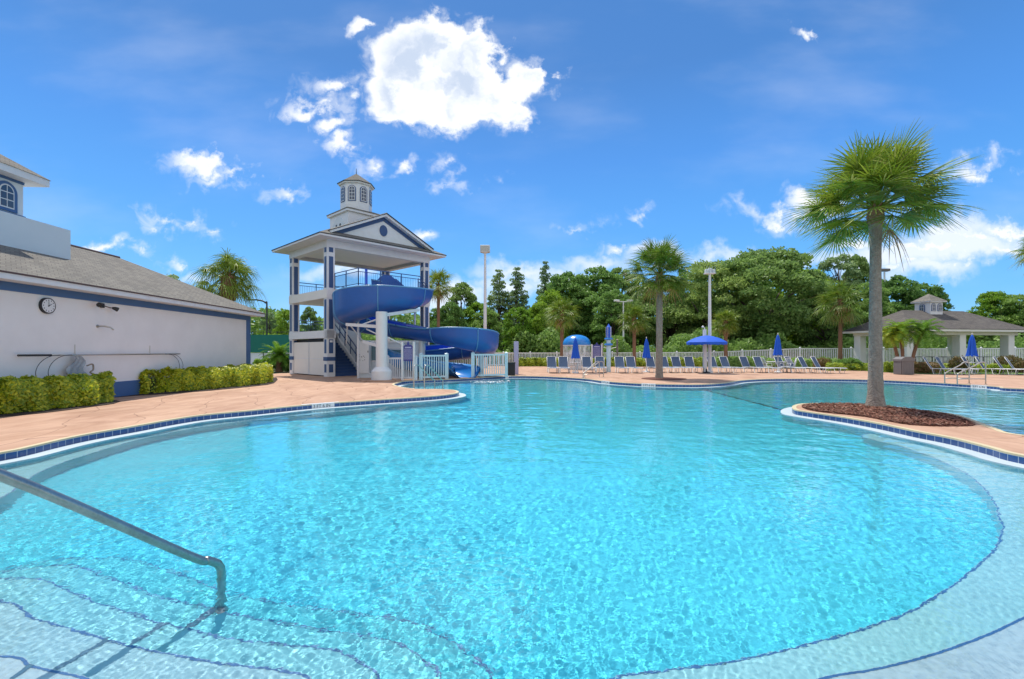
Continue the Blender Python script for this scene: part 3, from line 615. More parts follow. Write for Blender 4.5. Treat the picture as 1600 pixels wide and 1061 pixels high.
# pool pole rack: long poles on two hangers with bowed hooks
pk = thing('pool_pole', WL(.12,-11.65,1.38), 'long telescopic pool pole with bowed ends hung along the white wall', 'pole', rz=BA)
mb = MB(); mb.tube([(0,0,0),(0,6.2,0)], .022, 8); mb.build('pole', M['steel'], pk, 'all')
mb = MB(); mb.tube([(0,0,0),(0,.9,0)], .027, 8); mb.build('grip', M['dark'], pk, 'all')
for y, s in ((1.15,-1),(1.5,-1),(5.35,1),(5.55,1)):
    mb = MB(); mb.tube(spline([(.02,y,0),(.04,y+s*.35,-.04),(.05,y+s*.62,-.20),(.05,y+s*.74,-.42),(.05,y+s*.72,-.62)],4), .008, 6); mb.build('hook', M['dark'], pk, 'all')
for y in (1.75,4.75): mb = MB(); mb.tube([(-.10,y,.30),(-.10,y,.03),(.0,y,-.02)], .009, 5); mb.build('hanger', M['steel'], pk)
nt_ = thing('skimmer_net', WL(.15,-10.0,1.36), 'grey white leaf net and hose hanging from the pole on the wall', 'net', rz=BA)
mb = MB(); rn = random.Random(3); g_ = 9
vv = [(.03+.03*math.sin(i*1.9+j), (i/g_-.5)*(.25+.5*j/g_)+.08*math.sin(j*.9), -j*.075+.015*math.sin(i*2.1)) for j in range(g_+1) for i in range(g_+1)]
mb.add(vv, [(j*(g_+1)+i,j*(g_+1)+i+1,(j+1)*(g_+1)+i+1,(j+1)*(g_+1)+i) for j in range(g_) for i in range(g_)]); mb.build('net', mat('grey netting', (.36,.38,.40), .8, var=.3, vs=14, bump=.8, bs=50), nt_, 'all')
mb = MB(); mb.tube(spline([(.08,.25,-.3),(.1,.42,-.26),(.1,.44,-.42),(.1,.34,-.5),(.12,.5,-.6),(.12,.56,-.85),(.1,.5,-1.2)],5), .022, 7); mb.build('hose', mat('tan hose', (.28,.22,.17), .6), nt_, 'all')
# hedges
def hedge(name, front, back, h, label, m, n, size, seed, cat='hedge', grp=None, wob=.13):
    """leafy hedge over the strip between two polylines"""
    rg = np.random.default_rng(seed); nf = len(front); o = thing(name, (front[0].x,front[0].y,0), label, cat, grp); org = np.array(o.location)
    fr_ = np.array([[p.x,p.y] for p in front]); bk = np.array([[p.x,p.y] for p in back])
    sl = np.linalg.norm(np.diff(fr_,axis=0),axis=1); cum = np.concatenate([[0],np.cumsum(sl)]); u = np.interp(rg.uniform(0,cum[-1],n), cum, np.arange(nf)); u = np.minimum(u, nf-1.001); i = u.astype(int); t = (u-i)[:,None]
    a = fr_[i]*(1-t)+fr_[i+1]*t; b = bk[i]*(1-t)+bk[i+1]*t
    side = rg.uniform(size=n); v = np.where(side < .5, 0.0, np.where(side < .93, rg.uniform(0,1,n), 1.0)); z = np.where((side < .5)|(side >= .93), rg.uniform(.04,1,n), 1.0)
    end = rg.uniform(size=n) < .1; u2 = np.where(rg.uniform(size=n) < .5, 0, nf-1-1e-3)
    i2 = u2.astype(int); t2 = (u2-i2)[:,None]; a = np.where(end[:,None], fr_[i2]*(1-t2)+fr_[i2+1]*t2, a); b = np.where(end[:,None], bk[i2]*(1-t2)+bk[i2+1]*t2, b)
    v = np.where(end, rg.uniform(0,1,n), v); z = np.where(end, rg.uniform(.04,1,n), z)
    v = v+rg.normal(size=n)*.03; lump = wob*(np.sin(a[:,0]*5.1+z*3)*np.sin(a[:,1]*4.3+v*5)+.5*np.sin(a[:,0]*11+a[:,1]*9))
    p = a*(1-v[:,None])+b*v[:,None]; rad = (.5-v)**2+(z-.4)**2*1.0
    dn = b-a; dn = dn/np.maximum(np.linalg.norm(dn,axis=1),.01)[:,None]
    rnd = np.clip(z-.62,0,1)**2*3.2*np.sign(.5-v)*(np.abs(v-.5)*2)**2
    p = p+dn*(rnd*.5+np.sign(v-.5)*lump*1.2*(np.abs(v-.5)*2))[:,None]+rg.normal(size=(n,2))*.035
    zz = h*z*(1+lump*.9)+rg.normal(size=n)*.025
    C = np.column_stack([p, np.maximum(zz,.03)])-org
    N_ = np.column_stack([dn*(v-.5)[:,None]*2, np.where(z > .95, 1.2, .35)])
    A_, B_ = rand_leaves(rg, C, N_, size, .9, .5); lf = quad_mesh('foliage', C, A_, B_, m, o)
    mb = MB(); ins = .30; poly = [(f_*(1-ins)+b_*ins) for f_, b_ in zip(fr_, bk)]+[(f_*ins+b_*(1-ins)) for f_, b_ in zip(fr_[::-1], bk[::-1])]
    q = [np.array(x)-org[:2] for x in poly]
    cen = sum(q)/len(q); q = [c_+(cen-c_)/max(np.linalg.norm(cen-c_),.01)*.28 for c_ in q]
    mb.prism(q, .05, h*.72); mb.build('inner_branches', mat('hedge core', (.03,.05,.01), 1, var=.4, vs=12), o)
    return o
hf1 = [P(*q) for q in [(-30,653),(8,648),(60,642.5),(110,637),(150,632),(172,627.5)]]; hb1 = [WL(.25,y,0) for y in (-13.6,-12.4,-11.6,-10.9,-10.2,-9.2)]
hedge('hedge', hf1, hb1, .74, 'clipped yellow green hedge below the clock at the wall', LEAF['hedge'], 22000, .05, 1, grp='clipped hedges along the pool house')
hf2 = [P(*q) for q in [(216,616),(262,613),(330,608),(400,601),(424,597)]]; hb2 = [WL(.3,y,0) for y in (-7.4,-6,-4,-1.2,1.0)]
hedge('hedge', hf2, hb2, .74, 'longer yellow green hedge running to the corner of the pool house', LEAF['hedge'], 24000, .052, 2, grp='clipped hedges along the pool house')
# ------------------------------------------------------------------ slide tower. Local frame: x along the pool face, y along the left face
TA = math.atan2(.727, .687); TW, TD = 7.17, 5.33
tw = thing('slide_tower', (-10.55,27.05,0), 'open two storey white and navy tower with gabled roof and cupola', 'tower', rz=TA)
CW = .45
cols = [(0,0),(TW-CW,0),(0,TD-CW),(TW-CW,TD-CW)]
for (x, y) in cols:
    c = MB().box(x,x+CW,y,y+CW,0,7.45).build('column', M['white'], tw)
    mb = MB()
    for za, zb in ((.25,.72),(1.35,2.15),(2.75,4.45),(5.12,6.92),(7.16,7.44)):
        e = .1
        mb.box(x+e,x+CW-e,y-.012,y+CW+.012,za,zb); mb.box(x-.012,x+CW+.012,y+e,y+CW-e,za,zb)
    mb.box(x-.02,x+CW+.02,y-.02,y+CW+.02,.92,1.14)
    mb.build('blue_panel', M['navy'], c)
def beam(z0, z1, nm, m, t=.32):
    mb = MB(); e = .02
    mb.box(CW,TW-CW,-e+.06,t,z0,z1); mb.box(CW,TW-CW,TD-t,TD-.04,z0,z1); mb.box(.04,t,CW,TD-CW,z0,z1); mb.box(TW-t,TW-.04,CW,TD-CW,z0,z1); return mb.build(nm, m, tw)
beam(7.45,7.86,'top_beam',M['white'],.4)
mb = MB(); mb.box(-.02,TW+.02,-.02,TD+.02,7.44,7.86); mb.box(.4,TW-.4,.4,TD-.4,7.30,7.80); 
mbx((-.02,TW+.02,-.02,.4,7.452,7.87),(-.02,TW+.02,TD-.4,TD+.02,7.452,7.87),(-.02,.4,.41,TD-.41,7.452,7.87),(TW-.4,TW+.02,.41,TD-.41,7.452,7.87)).build('entablature', M['white'], tw)
mbx((.3,TW-.3,.3,TD-.3,7.66,7.70)).build('ceiling', M['cream'], tw)
# second floor slab, ground storey lintel on the left face
mb = MB(); mb.box(-.03,TW+.03,-.03,TD+.03,4.53,5.04); fl2 = mb.build('upper_floor', M['cream'], tw)
mbx((-.03,.42,-.03,TD+.03,2.23,2.67),(-.03,CW+.05,-.03,.42,2.23,2.67)).build('lower_beam', M['white'], tw)
mbx((.42,2.2,3.1,TD,2.50,2.66)).build('landing', M['cream'], tw)
# storage doors closing the ground storey on the left face
for i, (ya, yb) in enumerate(((CW+.02,2.6),(2.66,TD-CW-.02))):
    mb = MB(); mb.box(.10,.15,ya,yb,.06,2.02); d_ = mb.build('storage_door', M['cream'], tw)
    mb = MB(); mb.box(.085,.099,ya+.03,yb-.03,1.0,1.05); mb.box(.085,.099,ya,ya+.07,.06,2.02); mb.box(.085,.099,yb-.07,yb,.06,2.02); mb.build('door_rail', M['white'], d_)
mbx((.3,.36,CW,TD-CW,0,2.2)).build('dark_backing', M['black'], tw)
mbx((CW+.02,CW+.06,.06,.5,0,2.23),(2.25,2.32,.4,4.2,0,4.5)).build('stair_wall', M['greystucco'], tw)
# stairs rising from the pool side
st = MB(); nst = 15
for k in range(nst): st.box(.55,2.15,.25+k*.25,.25+k*.25+.30,k*.168,(k+1)*.168)
st.build('stairs', M['navy'], tw)
mb = MB(); mb.tube([(2.2,.1,.25),(2.2,3.6,2.75)], .07, 4); mb.build('stringer', M['white'], tw)
hr = MB()
for dz in (.55,1.0): hr.tube([(2.2,.1,.25+dz),(2.2,3.6,2.7+dz)], .028, 6)
for k in range(6): y = .1+k*.7; z = .25+k*.49; hr.tube([(2.2,y,z),(2.2,y,z+1.0)], .025, 6)
hr.build('stair_railing', M['navy'], tw)
def railing(parent, pts, z, h, name='railing', step=.115, m='navy'):
    mb = MB(); n = 0
    for a, b in zip(pts[:-1], pts[1:]):
        a, b = Vector((*a,0)), Vector((*b,0)); d = b-a; Ln = d.length; d.normalize()
        for zz in (.08, h-.18, h): mb.tube([a+Vector((0,0,z+zz)), b+Vector((0,0,z+zz))], .022 if zz < h else .028, 5)
        np_ = max(1, round(Ln/1.2))
        for k in range(np_+1): p = a+d*Ln*k/np_; mb.tube([p+Vector((0,0,z)), p+Vector((0,0,z+h))], .032, 5)
        k = step
        while k < Ln: p = a+d*k; mb.tube([p+Vector((0,0,z+.08)), p+Vector((0,0,z+h-.18))], .009, 4); k += step
    return mb.build(name, M[m], parent)
railing(tw, [(.45,0),(.45,-2.7),(4.5,-2.7)], 5.04, .92)
railing(tw, [(4.9,-1.9),(6.9,-.1)], 5.04, .92); railing(tw, [(CW,TD-.1),(TW-CW,TD-.1)], 5.04, .92)
railing(tw, [(.5,TD-.3),(2.2,TD-.3),(2.2,3.9)], 2.66, .8)
mbx((.40,4.55,-2.75,-.04,4.86,5.03)).build('platform', M['cream'], tw)
mb = MB(); mb.tube([(1.0,-2.55,5.03),(1.0,-2.55,6.0)], .07, 12); mb.build('blue_post', M['flumein'], tw)
for x in (.6,4.3): mb = MB(); mb.tube([(x,-2.4,0),(x,-2.4,4.86)], .06, 8); mb.build('platform_post', M['white'], tw)
pn = MB(); pn.box(.14,.31,-.02,-.0125,1.98,2.10); pn.build('number_plate', M['white'], tw)
# roof
OVT = .8; e0 = 7.87
mbx((-OVT,TW+OVT,-OVT,TD+OVT,e0,7.97)).build('eave', M['white'], tw)
mbx((-OVT-.03,TW+OVT+.03,-OVT-.03,TD+OVT+.03,7.97,8.02)).build('drip_edge', M['dark'], tw)
X0, X1, Y0, Y1 = -OVT-.03, TW+OVT+.03, -OVT-.03, TD+OVT+.03; rh = (Y1-Y0)/2; sl = .50
mb = MB(); mb.add([(X0,Y0,8.02),(X1,Y0,8.02),(X1,Y1,8.02),(X0,Y1,8.02),(X0+rh,Y0+rh,8.02+rh*sl),(X1-rh,Y0+rh,8.02+rh*sl)], [(0,1,5,4),(1,2,5),(2,3,4,5),(3,0,4)]); mb.build('roof', M['shingle'], tw)
# gable over the pool face
gx, gw, gz, gt = TW/2-.1, 3.55, 8.30, 9.95; gy = -.32
mb = MB(); mb.extr([(gx-gw+.45,gz-.05),(gx+gw-.45,gz-.05),(gx,gt-.22)], (0,gy+.10,0), (1,0,0), (0,0,1), (0,1,0), .1); mb.build('gable_wall', M['white'], tw)
mb = MB(); sn = (gt-gz)/gw
mb.extr([(gx-gw+.25,gz),(gx,gt-.12),(gx+gw-.25,gz),(gx+gw-.85,gz),(gx,gt-.40),(gx-gw+.85,gz)], (0,gy+.06,0), (1,0,0), (0,0,1), (0,1,0), .039)
mb.extr([(gx-gw+.25,gz-.10),(gx+gw-.25,gz-.10),(gx+gw-.85,gz),(gx-gw+.85,gz)], (0,gy+.06,0), (1,0,0), (0,0,1), (0,1,0), .039); mb.build('gable_band', M['navy'], tw)
for s in (-1, 1):
    mb = MB(); mb.add([(gx,gy-.25,gt),(gx+s*gw,gy-.25,gz),(gx+s*gw,Y0+rh,gz),(gx,Y0+rh,gt),(gx,gy-.25,gt-.16),(gx+s*gw,gy-.25,gz-.16),(gx+s*gw,Y0+rh,gz-.16),(gx,Y0+rh,gt-.16)],
        [(0,1,2,3),(4,7,6,5),(0,4,5,1),(1,5,6,2),(2,6,7,3),(3,7,4,0)]); mb.build('gable_eave', M['white'], tw)
    mb = MB(); h = .05; mb.add([(gx,gy-.28,gt+h),(gx+s*(gw+.04),gy-.28,gz+h-.02),(gx+s*(gw+.04),Y0+rh,gz+h-.02),(gx,Y0+rh,gt+h),(gx,gy-.28,gt+.003),(gx+s*(gw+.04),gy-.28,gz+.003-.02),(gx+s*(gw+.04),Y0+rh,gz-.017),(gx,Y0+rh,gt+.003)],
        [(0,1,2,3),(4,7,6,5),(0,4,5,1),(1,5,6,2),(2,6,7,3),(3,7,4,0)]); mb.build('gable_roof', M['shingle'], tw)
    mb = MB(); mb.tube([(gx,gy-.29,gt+.02),(gx+s*(gw+.05),gy-.29,gz)], .035, 4); mb.build('gable_drip', M['dark'], tw)
mb = MB(); n = 24; r_ = .34; ci = [(gx+r_*.78*math.cos(2*math.pi*k/n), 8.95+r_*math.sin(2*math.pi*k/n)) for k in range(n)]
mb.extr(ci, (0,gy+.05,0), (1,0,0), (0,0,1), (0,1,0), .05); mb.build('gable_vent', M['navy'], tw)
# cupola: square block with arched panels, then an octagonal lantern
cx_, cy_ = 3.28, 2.75; hb = 1.22
mbx((cx_-hb,cx_+hb,cy_-hb,cy_+hb,8.9,10.25)).build('cupola_block', M['white'], tw)
mbx((cx_-hb-.14,cx_+hb+.14,cy_-hb-.14,cy_+hb+.14,10.25,10.38)).build('block_eave', M['white'], tw)
mb = MB(); q = hb+.17; mb.add([(cx_-q,cy_-q,10.38),(cx_+q,cy_-q,10.38),(cx_+q,cy_+q,10.38),(cx_-q,cy_+q,10.38),(cx_-q,cy_-q,10.43),(cx_+q,cy_-q,10.43),(cx_+q,cy_+q,10.43),(cx_-q,cy_+q,10.43),(cx_,cy_,10.95)],
    [(0,1,5,4),(1,2,6,5),(2,3,7,6),(3,0,4,7),(4,5,8),(5,6,8),(6,7,8),(7,4,8),(3,2,1,0)]); mb.build('block_roof', M['shingle'], tw)
for ax, nn, o in (((1,0,0),(0,-1,0),(cx_,cy_-hb,9.2)),((0,1,0),(-1,0,0),(cx_-hb,cy_,9.2))):
    mb = MB(); mb.extr(arch(1.7,.85,20), o, ax, (0,0,1), nn, .03); ap = mb.build('arch_panel', M['greystucco'], tw)
    mb = MB()
    for s in (-.25,.25): mb.extr([(s-.09,.05),(s+.09,.05),(s+.09,.42),(s-.09,.42)], Vector(o)+Vector(nn)*.031, ax, (0,0,1), nn, .01)
    mb.build('vent_slots', M['dark'], ap)
ro = 1.0; m8 = lambda r, z: [(cx_+r*math.cos(math.pi/8+k*math.pi/4), cy_+r*math.sin(math.pi/8+k*math.pi/4), z) for k in range(8)]
def oct_(r0, r1, z0, z1, nm, m):
    mb = MB(); mb.add(m8(r0,z0)+m8(r1,z1), [tuple(range(7,-1,-1)),tuple(range(8,16))]+[(i,(i+1)%8,8+(i+1)%8,8+i) for i in range(8)]); return mb.build(nm, m, tw)
oct_(ro,ro,10.6,12.28,'lantern',M['white']); oct_(ro+.12,ro+.16,12.28,12.36,'lantern_eave',M['white']); oct_(ro+.2,ro+.2,12.36,12.41,'lantern_drip',M['dark']); oct_(ro+.19,.02,12.412,13.2,'lantern_roof',M['shingle'])
mb = MB(); mb.tube([(cx_,cy_,13.1),(cx_,cy_,13.55)], [.03,.012], 6); mb.build('finial', M['dark'], tw)
for k in range(8):
    g = k*math.pi/4; n_ = Vector((math.cos(g),math.sin(g),0)); rr = ro*math.cos(math.pi/8)
    arch_window(tw, Vector((cx_,cy_,11.17))+n_*(rr+.003), (-math.sin(g),math.cos(g),0), n_, .40, .92, .055, M['navy'], 2, 4, .04)
# ------------------------------------------------------------------ water slide
cp = [(-8.3,28.4,4.95),(-6.9,28.5,4.72),(-5.75,28.0,4.40),(-5.25,26.8,4.05),(-5.85,25.55,3.72),(-7.2,24.95,3.38),(-8.55,25.2,3.02),(-9.05,26.3,2.75),(-8.4,27.4,2.52),(-6.9,27.55,2.32),(-5.0,27.1,2.08),(-3.2,26.6,1.72),
 (-1.9,26.85,1.42),(-1.55,27.9,1.22),(-2.3,28.9,1.08),(-3.8,29.0,.93),(-5.6,28.4,.76),(-6.5,27.5,.6),(-5.9,26.75,.44),(-4.7,26.75,.27),(-3.5,27.0,.10),(-2.75,26.55,-.02),(-2.45,25.9,-.10)]
eL = [-.1,.0,.08,.18,.42,.75,.95,.82,.45,.2,.0,.0,.0,.0,.0,.0,.0,.0,.0,.0,-.05,-.15,-.25]
eR = [.0,.0,.0,.0,.0,.0,.0,.0,.0,.0,-.05,.35,.55,.5,.4,.3,.3,.4,.2,.0,-.15,-.25,-.28]
sl_ = thing('water_slide', (-6.51,23.65,0), 'winding blue fibreglass water slide spiralling from the tower to the pool', 'water slide')
org = Vector(sl_.location)
NS = 8; C_ = spline(cp, NS); el = [v.x for v in spline([(a,0,0) for a in eL], NS)]; er = [v.x for v in spline([(a,0,0) for a in eR], NS)]
RAD, TH, NP = .70, .05, 14
def section(i, out_=0.0):
    c = C_[i]; t = C_[min(i+1,len(C_)-1)]-C_[max(i-1,0)]; t.z = 0; t.normalize(); side = Vector((-t.y, t.x, 0))    # left of travel
    pts = []; r = RAD+out_
    pts.append(c+side*r*1.04+Vector((0,0,RAD+max(el[i],-.3))))
    for k in range(NP+1):
        g = math.pi*k/NP; pts.append(c+side*r*math.cos(g)+Vector((0,0,RAD-r*math.sin(g)*1.0)))
    pts.append(c-side*r*1.04+Vector((0,0,RAD+max(er[i],-.3))))
    return [p-org for p in pts]
def shell(rng_, m1, m2, name):
    ins, outs = MB(), MB(); a = [section(i) for i in rng_]; b = [section(i, TH) for i in rng_]; n = len(a[0]); f = [(i*n+k,i*n+k+1,(i+1)*n+k+1,(i+1)*n+k) for i in range(len(a)-1) for k in range(n-1)]
    outs.add(sum(b, []), f); o = outs.build(name, m1, sl_, 'all')
    ins.add(sum(a, []), f); ins.build('flume_lining', m2, o, 'all')
    for k in (0, n-1):
        mb = MB(); mb.tube([(p[k]+q[k])/2 for p, q in zip(a, b)], .045, 6); mb.build('rim', M['flumelite'], o, 'all')
NSEG = len(C_)-1; cut = [0,24,40,58,74,94,112,134,NSEG]
for a, b in zip(cut[:-1], cut[1:]): shell(range(a, b+1), M['flume'] if a < 134 else M['ringblue'], M['flumein'] if a < 134 else M['ringblue'], 'flume')  # exit section in a lighter blue, its sunlit look put into the colour
for i in range(6, NSEG, 11):                             # bolted joints
    mb = MB(); mb.tube(section(min(i, NSEG), TH+.01), .03, 5); mb.build('joint_flange', M['flumelite'], sl_)
# start tub walls on the platform
mb = MB()
for x in (0,1):
    pr = [(0,0),(.12,.45),(.40,.80),(.75,.98),(1.15,.90),(1.6,.52),(2.0,.0)]
    mb.extr(pr, Vector((-8.15,27.75+x*1.3,4.98))-org, Vector((.95,-.1,0)), (0,0,1), (0,1,0), .06)
mb.build('start_tub', M['flume'], sl_)
# support post and arms
mb = MB(); mb.lathe([(.50,0),(.50,.48),(.40,.60),(.33,.66),(.28,.7),(.28,3.44),(.0,3.46)], 24); mb.build('support_post', M['white'], sl_, True)
def arm(a, b, h=.16):
    a, b = Vector(a)-org, Vector(b)-org; mb = MB(); d = (b-a).normalized(); s = Vector((-d.y,d.x,0)).normalized()*.06
    mb.add([a-s,a+s,b+s,b-s,a-s+Vector((0,0,h)),a+s+Vector((0,0,h)),b+s+Vector((0,0,h)),b-s+Vector((0,0,h))], [(0,3,2,1),(4,5,6,7),(0,1,5,4),(1,2,6,5),(2,3,7,6),(3,0,4,7)]); return mb
arm((-6.6,23.7,2.62),(-8.7,24.9,2.80)).build('support_arm', M['white'], sl_); arm((-6.4,23.7,3.2),(-5.1,25.9,3.65)).build('support_arm', M['white'], sl_); arm((-6.6,23.7,1.65),(-7.8,24.9,1.9)).build('support_arm', M['white'], sl_)
mb = MB()
for a, b in (((-6.7,23.75,3.1),(-7.9,24.5,2.8)),((-6.7,23.75,2.3),(-7.5,24.4,2.62)),((-6.3,23.8,2.2),(-5.2,24.4,1.6)),((-8.9,25.6,2.9),(-9.3,26.6,1.9)),((-8.6,25.3,2.8),(-8.1,26.6,1.7))): mb.tube([Vector(a)-org,Vector(b)-org], .035, 6)
mb.build('brace', M['white'], sl_)
for x, y, z in ((-1.75,27.2,1.3),(-5.2,27.15,2.05),(-6.2,27.4,.5)): mb = MB(); mb.tube([Vector((x,y,0))-org,Vector((x,y,z))-org], .14, 12); mb.build('leg', M['cream'], sl_)
pad = MB(); pad.lathe([(1.0,0),(1.0,.05),(.97,.06),(0,.06)], 32, (-6.55,23.65,.0)); pad.lathe([(1.2,0),(1.2,.003)],4,(-6.55,23.65,-.1)); struct(pad.build('concrete_pad', dk))
# ------------------------------------------------------------------ pump cabinet and hut behind the post
hut = thing('pump_hut', (-7.2,26.9,0), 'grey and white pump hut tucked under the slide behind the post', 'hut', rz=R(8))
mbx((-.9,2.2,0,1.5,0,1.95)).build('wall', M['greystucco'], hut); mbx((-1.0,2.3,-.1,1.6,1.95,2.08)).build('roof', M['white'], hut)
mbx((-.75,-.1,-.02,0,.95,1.75),(.25,1.5,-.02,0,.9,1.55)).build('window', mat('teal grey glass', (.07,.16,.20), .25), hut)
mbx((-.8,-.05,-.035,-.02,.88,.95),(.2,1.55,-.035,-.02,1.62,1.70)).build('window_sill', M['white'], hut)
cab = thing('control_cabinet', (-8.25,26.2,0), 'white cabinet with black pictogram beside the tower stairs', 'cabinet', rz=R(3))
mb = MB(); mb.bbox(-.33,.33,0,.5,.25,2.05,.02); mb.build('body', M['white'], cab); mbx((-.30,.5,.05,.5,0,.25)).build('plinth', M['greystucco'], cab)
mb = MB()
for k, (x, z, a, b) in enumerate([(-.18,1.27,.06,.02),(-.18,1.17,.05,.02),(-.06,1.16,.035,.06),(.04,1.2,.03,.05),(.10,1.14,.03,.04),(-.16,.98,.08,.015),(0,.95,.03,.03),(.1,1.0,.02,.06)]): mb.box(x-a/2,x+a/2,-.006,-.001,z-b/2,z+b/2)
mb.build('pictogram', M['inkblack'], cab); mbx((.26,.30,-.02,-.001,1.4,1.5)).build('latch', M['dark'], cab)
# ------------------------------------------------------------------ picket fences
def fence(pts, h, label, m='vinyl', post_step=2.2, pw=.045, gap=.11, z0=0.0, group=None, pt=.06, name='picket_fence'):
    o = thing(name, (pts[0][0],pts[0][1],0), label, 'fence', group); org = Vector(o.location); pk_, rl, rb_ = MB(), MB(), MB(); allp = []
    for a, b in zip(pts[:-1], pts[1:]):
        ha = h if not isinstance(h, (list,tuple)) else h[pts.index(a)]; hb_ = h if not isinstance(h, (list,tuple)) else h[pts.index(b)]
        a, b = Vector((*a,0))-org, Vector((*b,0))-org; d = b-a; Ln = d.length; d.normalize(); s = Vector((-d.y,d.x,0))
        def bar(mb, p, q, wd, za, zb, za2=None, zb2=None):
            za2 = za if za2 is None else za2; zb2 = zb if zb2 is None else zb2
            mb.add([p-s*wd+Vector((0,0,za)),p+s*wd+Vector((0,0,za)),q+s*wd+Vector((0,0,za2)),q-s*wd+Vector((0,0,za2)),p-s*wd+Vector((0,0,zb)),p+s*wd+Vector((0,0,zb)),q+s*wd+Vector((0,0,zb2)),q-s*wd+Vector((0,0,zb2))],
              [(0,3,2,1),(4,5,6,7),(0,1,5,4),(1,2,6,5),(2,3,7,6),(3,0,4,7)])
        bar(rl, a, b, .03, ha-.09, ha, hb_-.09, hb_); bar(rb_, a, b, .03, z0+.08, z0+.17)
        n = int(Ln/gap)
        for k in range(n):
            t = (k+.5)/n; p = a+d*Ln*t; bar(pk_, p-d*pw*.5, p+d*pw*.5, .012, z0+.1, ha*(1-t)+hb_*t-.08)
        m_ = max(1, round(Ln/post_step))
        for k in range(m_+1):
            p = a+d*Ln*k/m_; hh = ha+(hb_-ha)*k/m_
            if all((p-q).length > .2 for q in allp):
                allp.append(p); mb = MB(); mb.box(p.x-pt,p.x+pt,p.y-pt,p.y+pt,0,hh+.05); q_ = pt*1.25
                mb.add([(p.x-q_,p.y-q_,hh+.05),(p.x+q_,p.y-q_,hh+.05),(p.x+q_,p.y+q_,hh+.05),(p.x-q_,p.y+q_,hh+.05),(p.x,p.y,hh+.13)],[(0,1,4),(1,2,4),(2,3,4),(3,0,4),(3,2,1,0)]); mb.build('post', M[m], o)
    rl.build('rail', M[m], o); rb_.build('rail', M[m], o); pk_.build('pickets', M[m], o); return o
xy = lambda px, Y: ((px-CX)/F*Y, Y)
fence([xy(606,24.3),xy(650,24.1)], 1.15, 'white picket fence panel between round post and rules board', gap=.115, post_step=3)
fence([xy(658,24.4),xy(698,25.4)], 1.28, 'pale aqua picket fence panel behind the grab rails', 'aqua', post_step=3, gap=.14, pt=.09)
fence([xy(739,26.4),xy(791,27.2)], 1.32, 'pale aqua picket fence panel right of the slide exit', 'aqua', post_step=3, gap=.13, pt=.09)
fence([xy(680,30),xy(740,31)], 1.15, 'shaded picket fence panel behind the slide exit', gap=.12, post_step=1.8)
FD = 46.0
fence([xy(745,FD),xy(870,FD),xy(1000,FD),xy(1115,FD)], [1.32,1.32,1.34,1.38], 'long white picket fence along the woods behind the splash mushroom', post_step=3.0, gap=.14, pw=.06)
fence([xy(1116,46),xy(1250,44.5),xy(1330,43.5),xy(1480,44.5),xy(1640,44)], [1.4,1.74,1.74,1.72,1.78], 'long white picket fence running behind the pavilion', post_step=2.9, gap=.15, pw=.07)
fence([(-19.5,38),(-17.4,40)], 1.35, 'short white fence between pool house and tower', post_step=3, gap=.12)
# rules boards
def board(loc, w, z0, z1, label, px_post, rz=0, ph=None):
    o = thing('rules_board', loc, label, 'sign', 'pool rules boards', rz)
    for s in (-1, 1): mb = MB(); mb.bbox(s*(w/2+px_post)-px_post,s*(w/2+px_post)+px_post,-px_post,px_post,0,ph or z1+.12); mb.build('post', M['white'], o)
    mb = MB(); mb.box(-w/2,w/2,-.02,.02,z0,z1); bd = mb.build('board', M['sign'], o)
    top = [(-w*.5,0)]+[(w*.5*x, y) for x, y in ((-.5,.10),(-.3,.07),(-.2,.20),(0,.26),(.2,.20),(.3,.07),(.5,.10),(1,0))]; mb = MB(); mb.extr(top, (0,-.02,z1), (1,0,0), (0,0,1), (0,1,0), .04); mb.build('crest', M['sign'], o)
    mb = MB(); r = random.Random(int(loc[0]*10)); z = z1-.16; mb.box(-w*.33,w*.33,-.024,-.0201,z1-.09,z1-.03)
    while z > z0+.05:
        x = -w*.42
        while x < w*.38:
            l = r.uniform(.02,.06); mb.box(x,min(x+l,w*.42),-.024,-.0201,z,z+.016); x += l+.012
        z -= .038
    mb.build('lettering', M['ink'], bd); return o
board((-5.25,23.95,0), .48, .98, 1.72, 'purple blue pool rules board between white posts in front of slide', .055, ph=1.95)
board(xy(932.5,37)+(0,), .66, .92, 1.88, 'purple blue rules board beside the water mushroom', .05, ph=2.0)
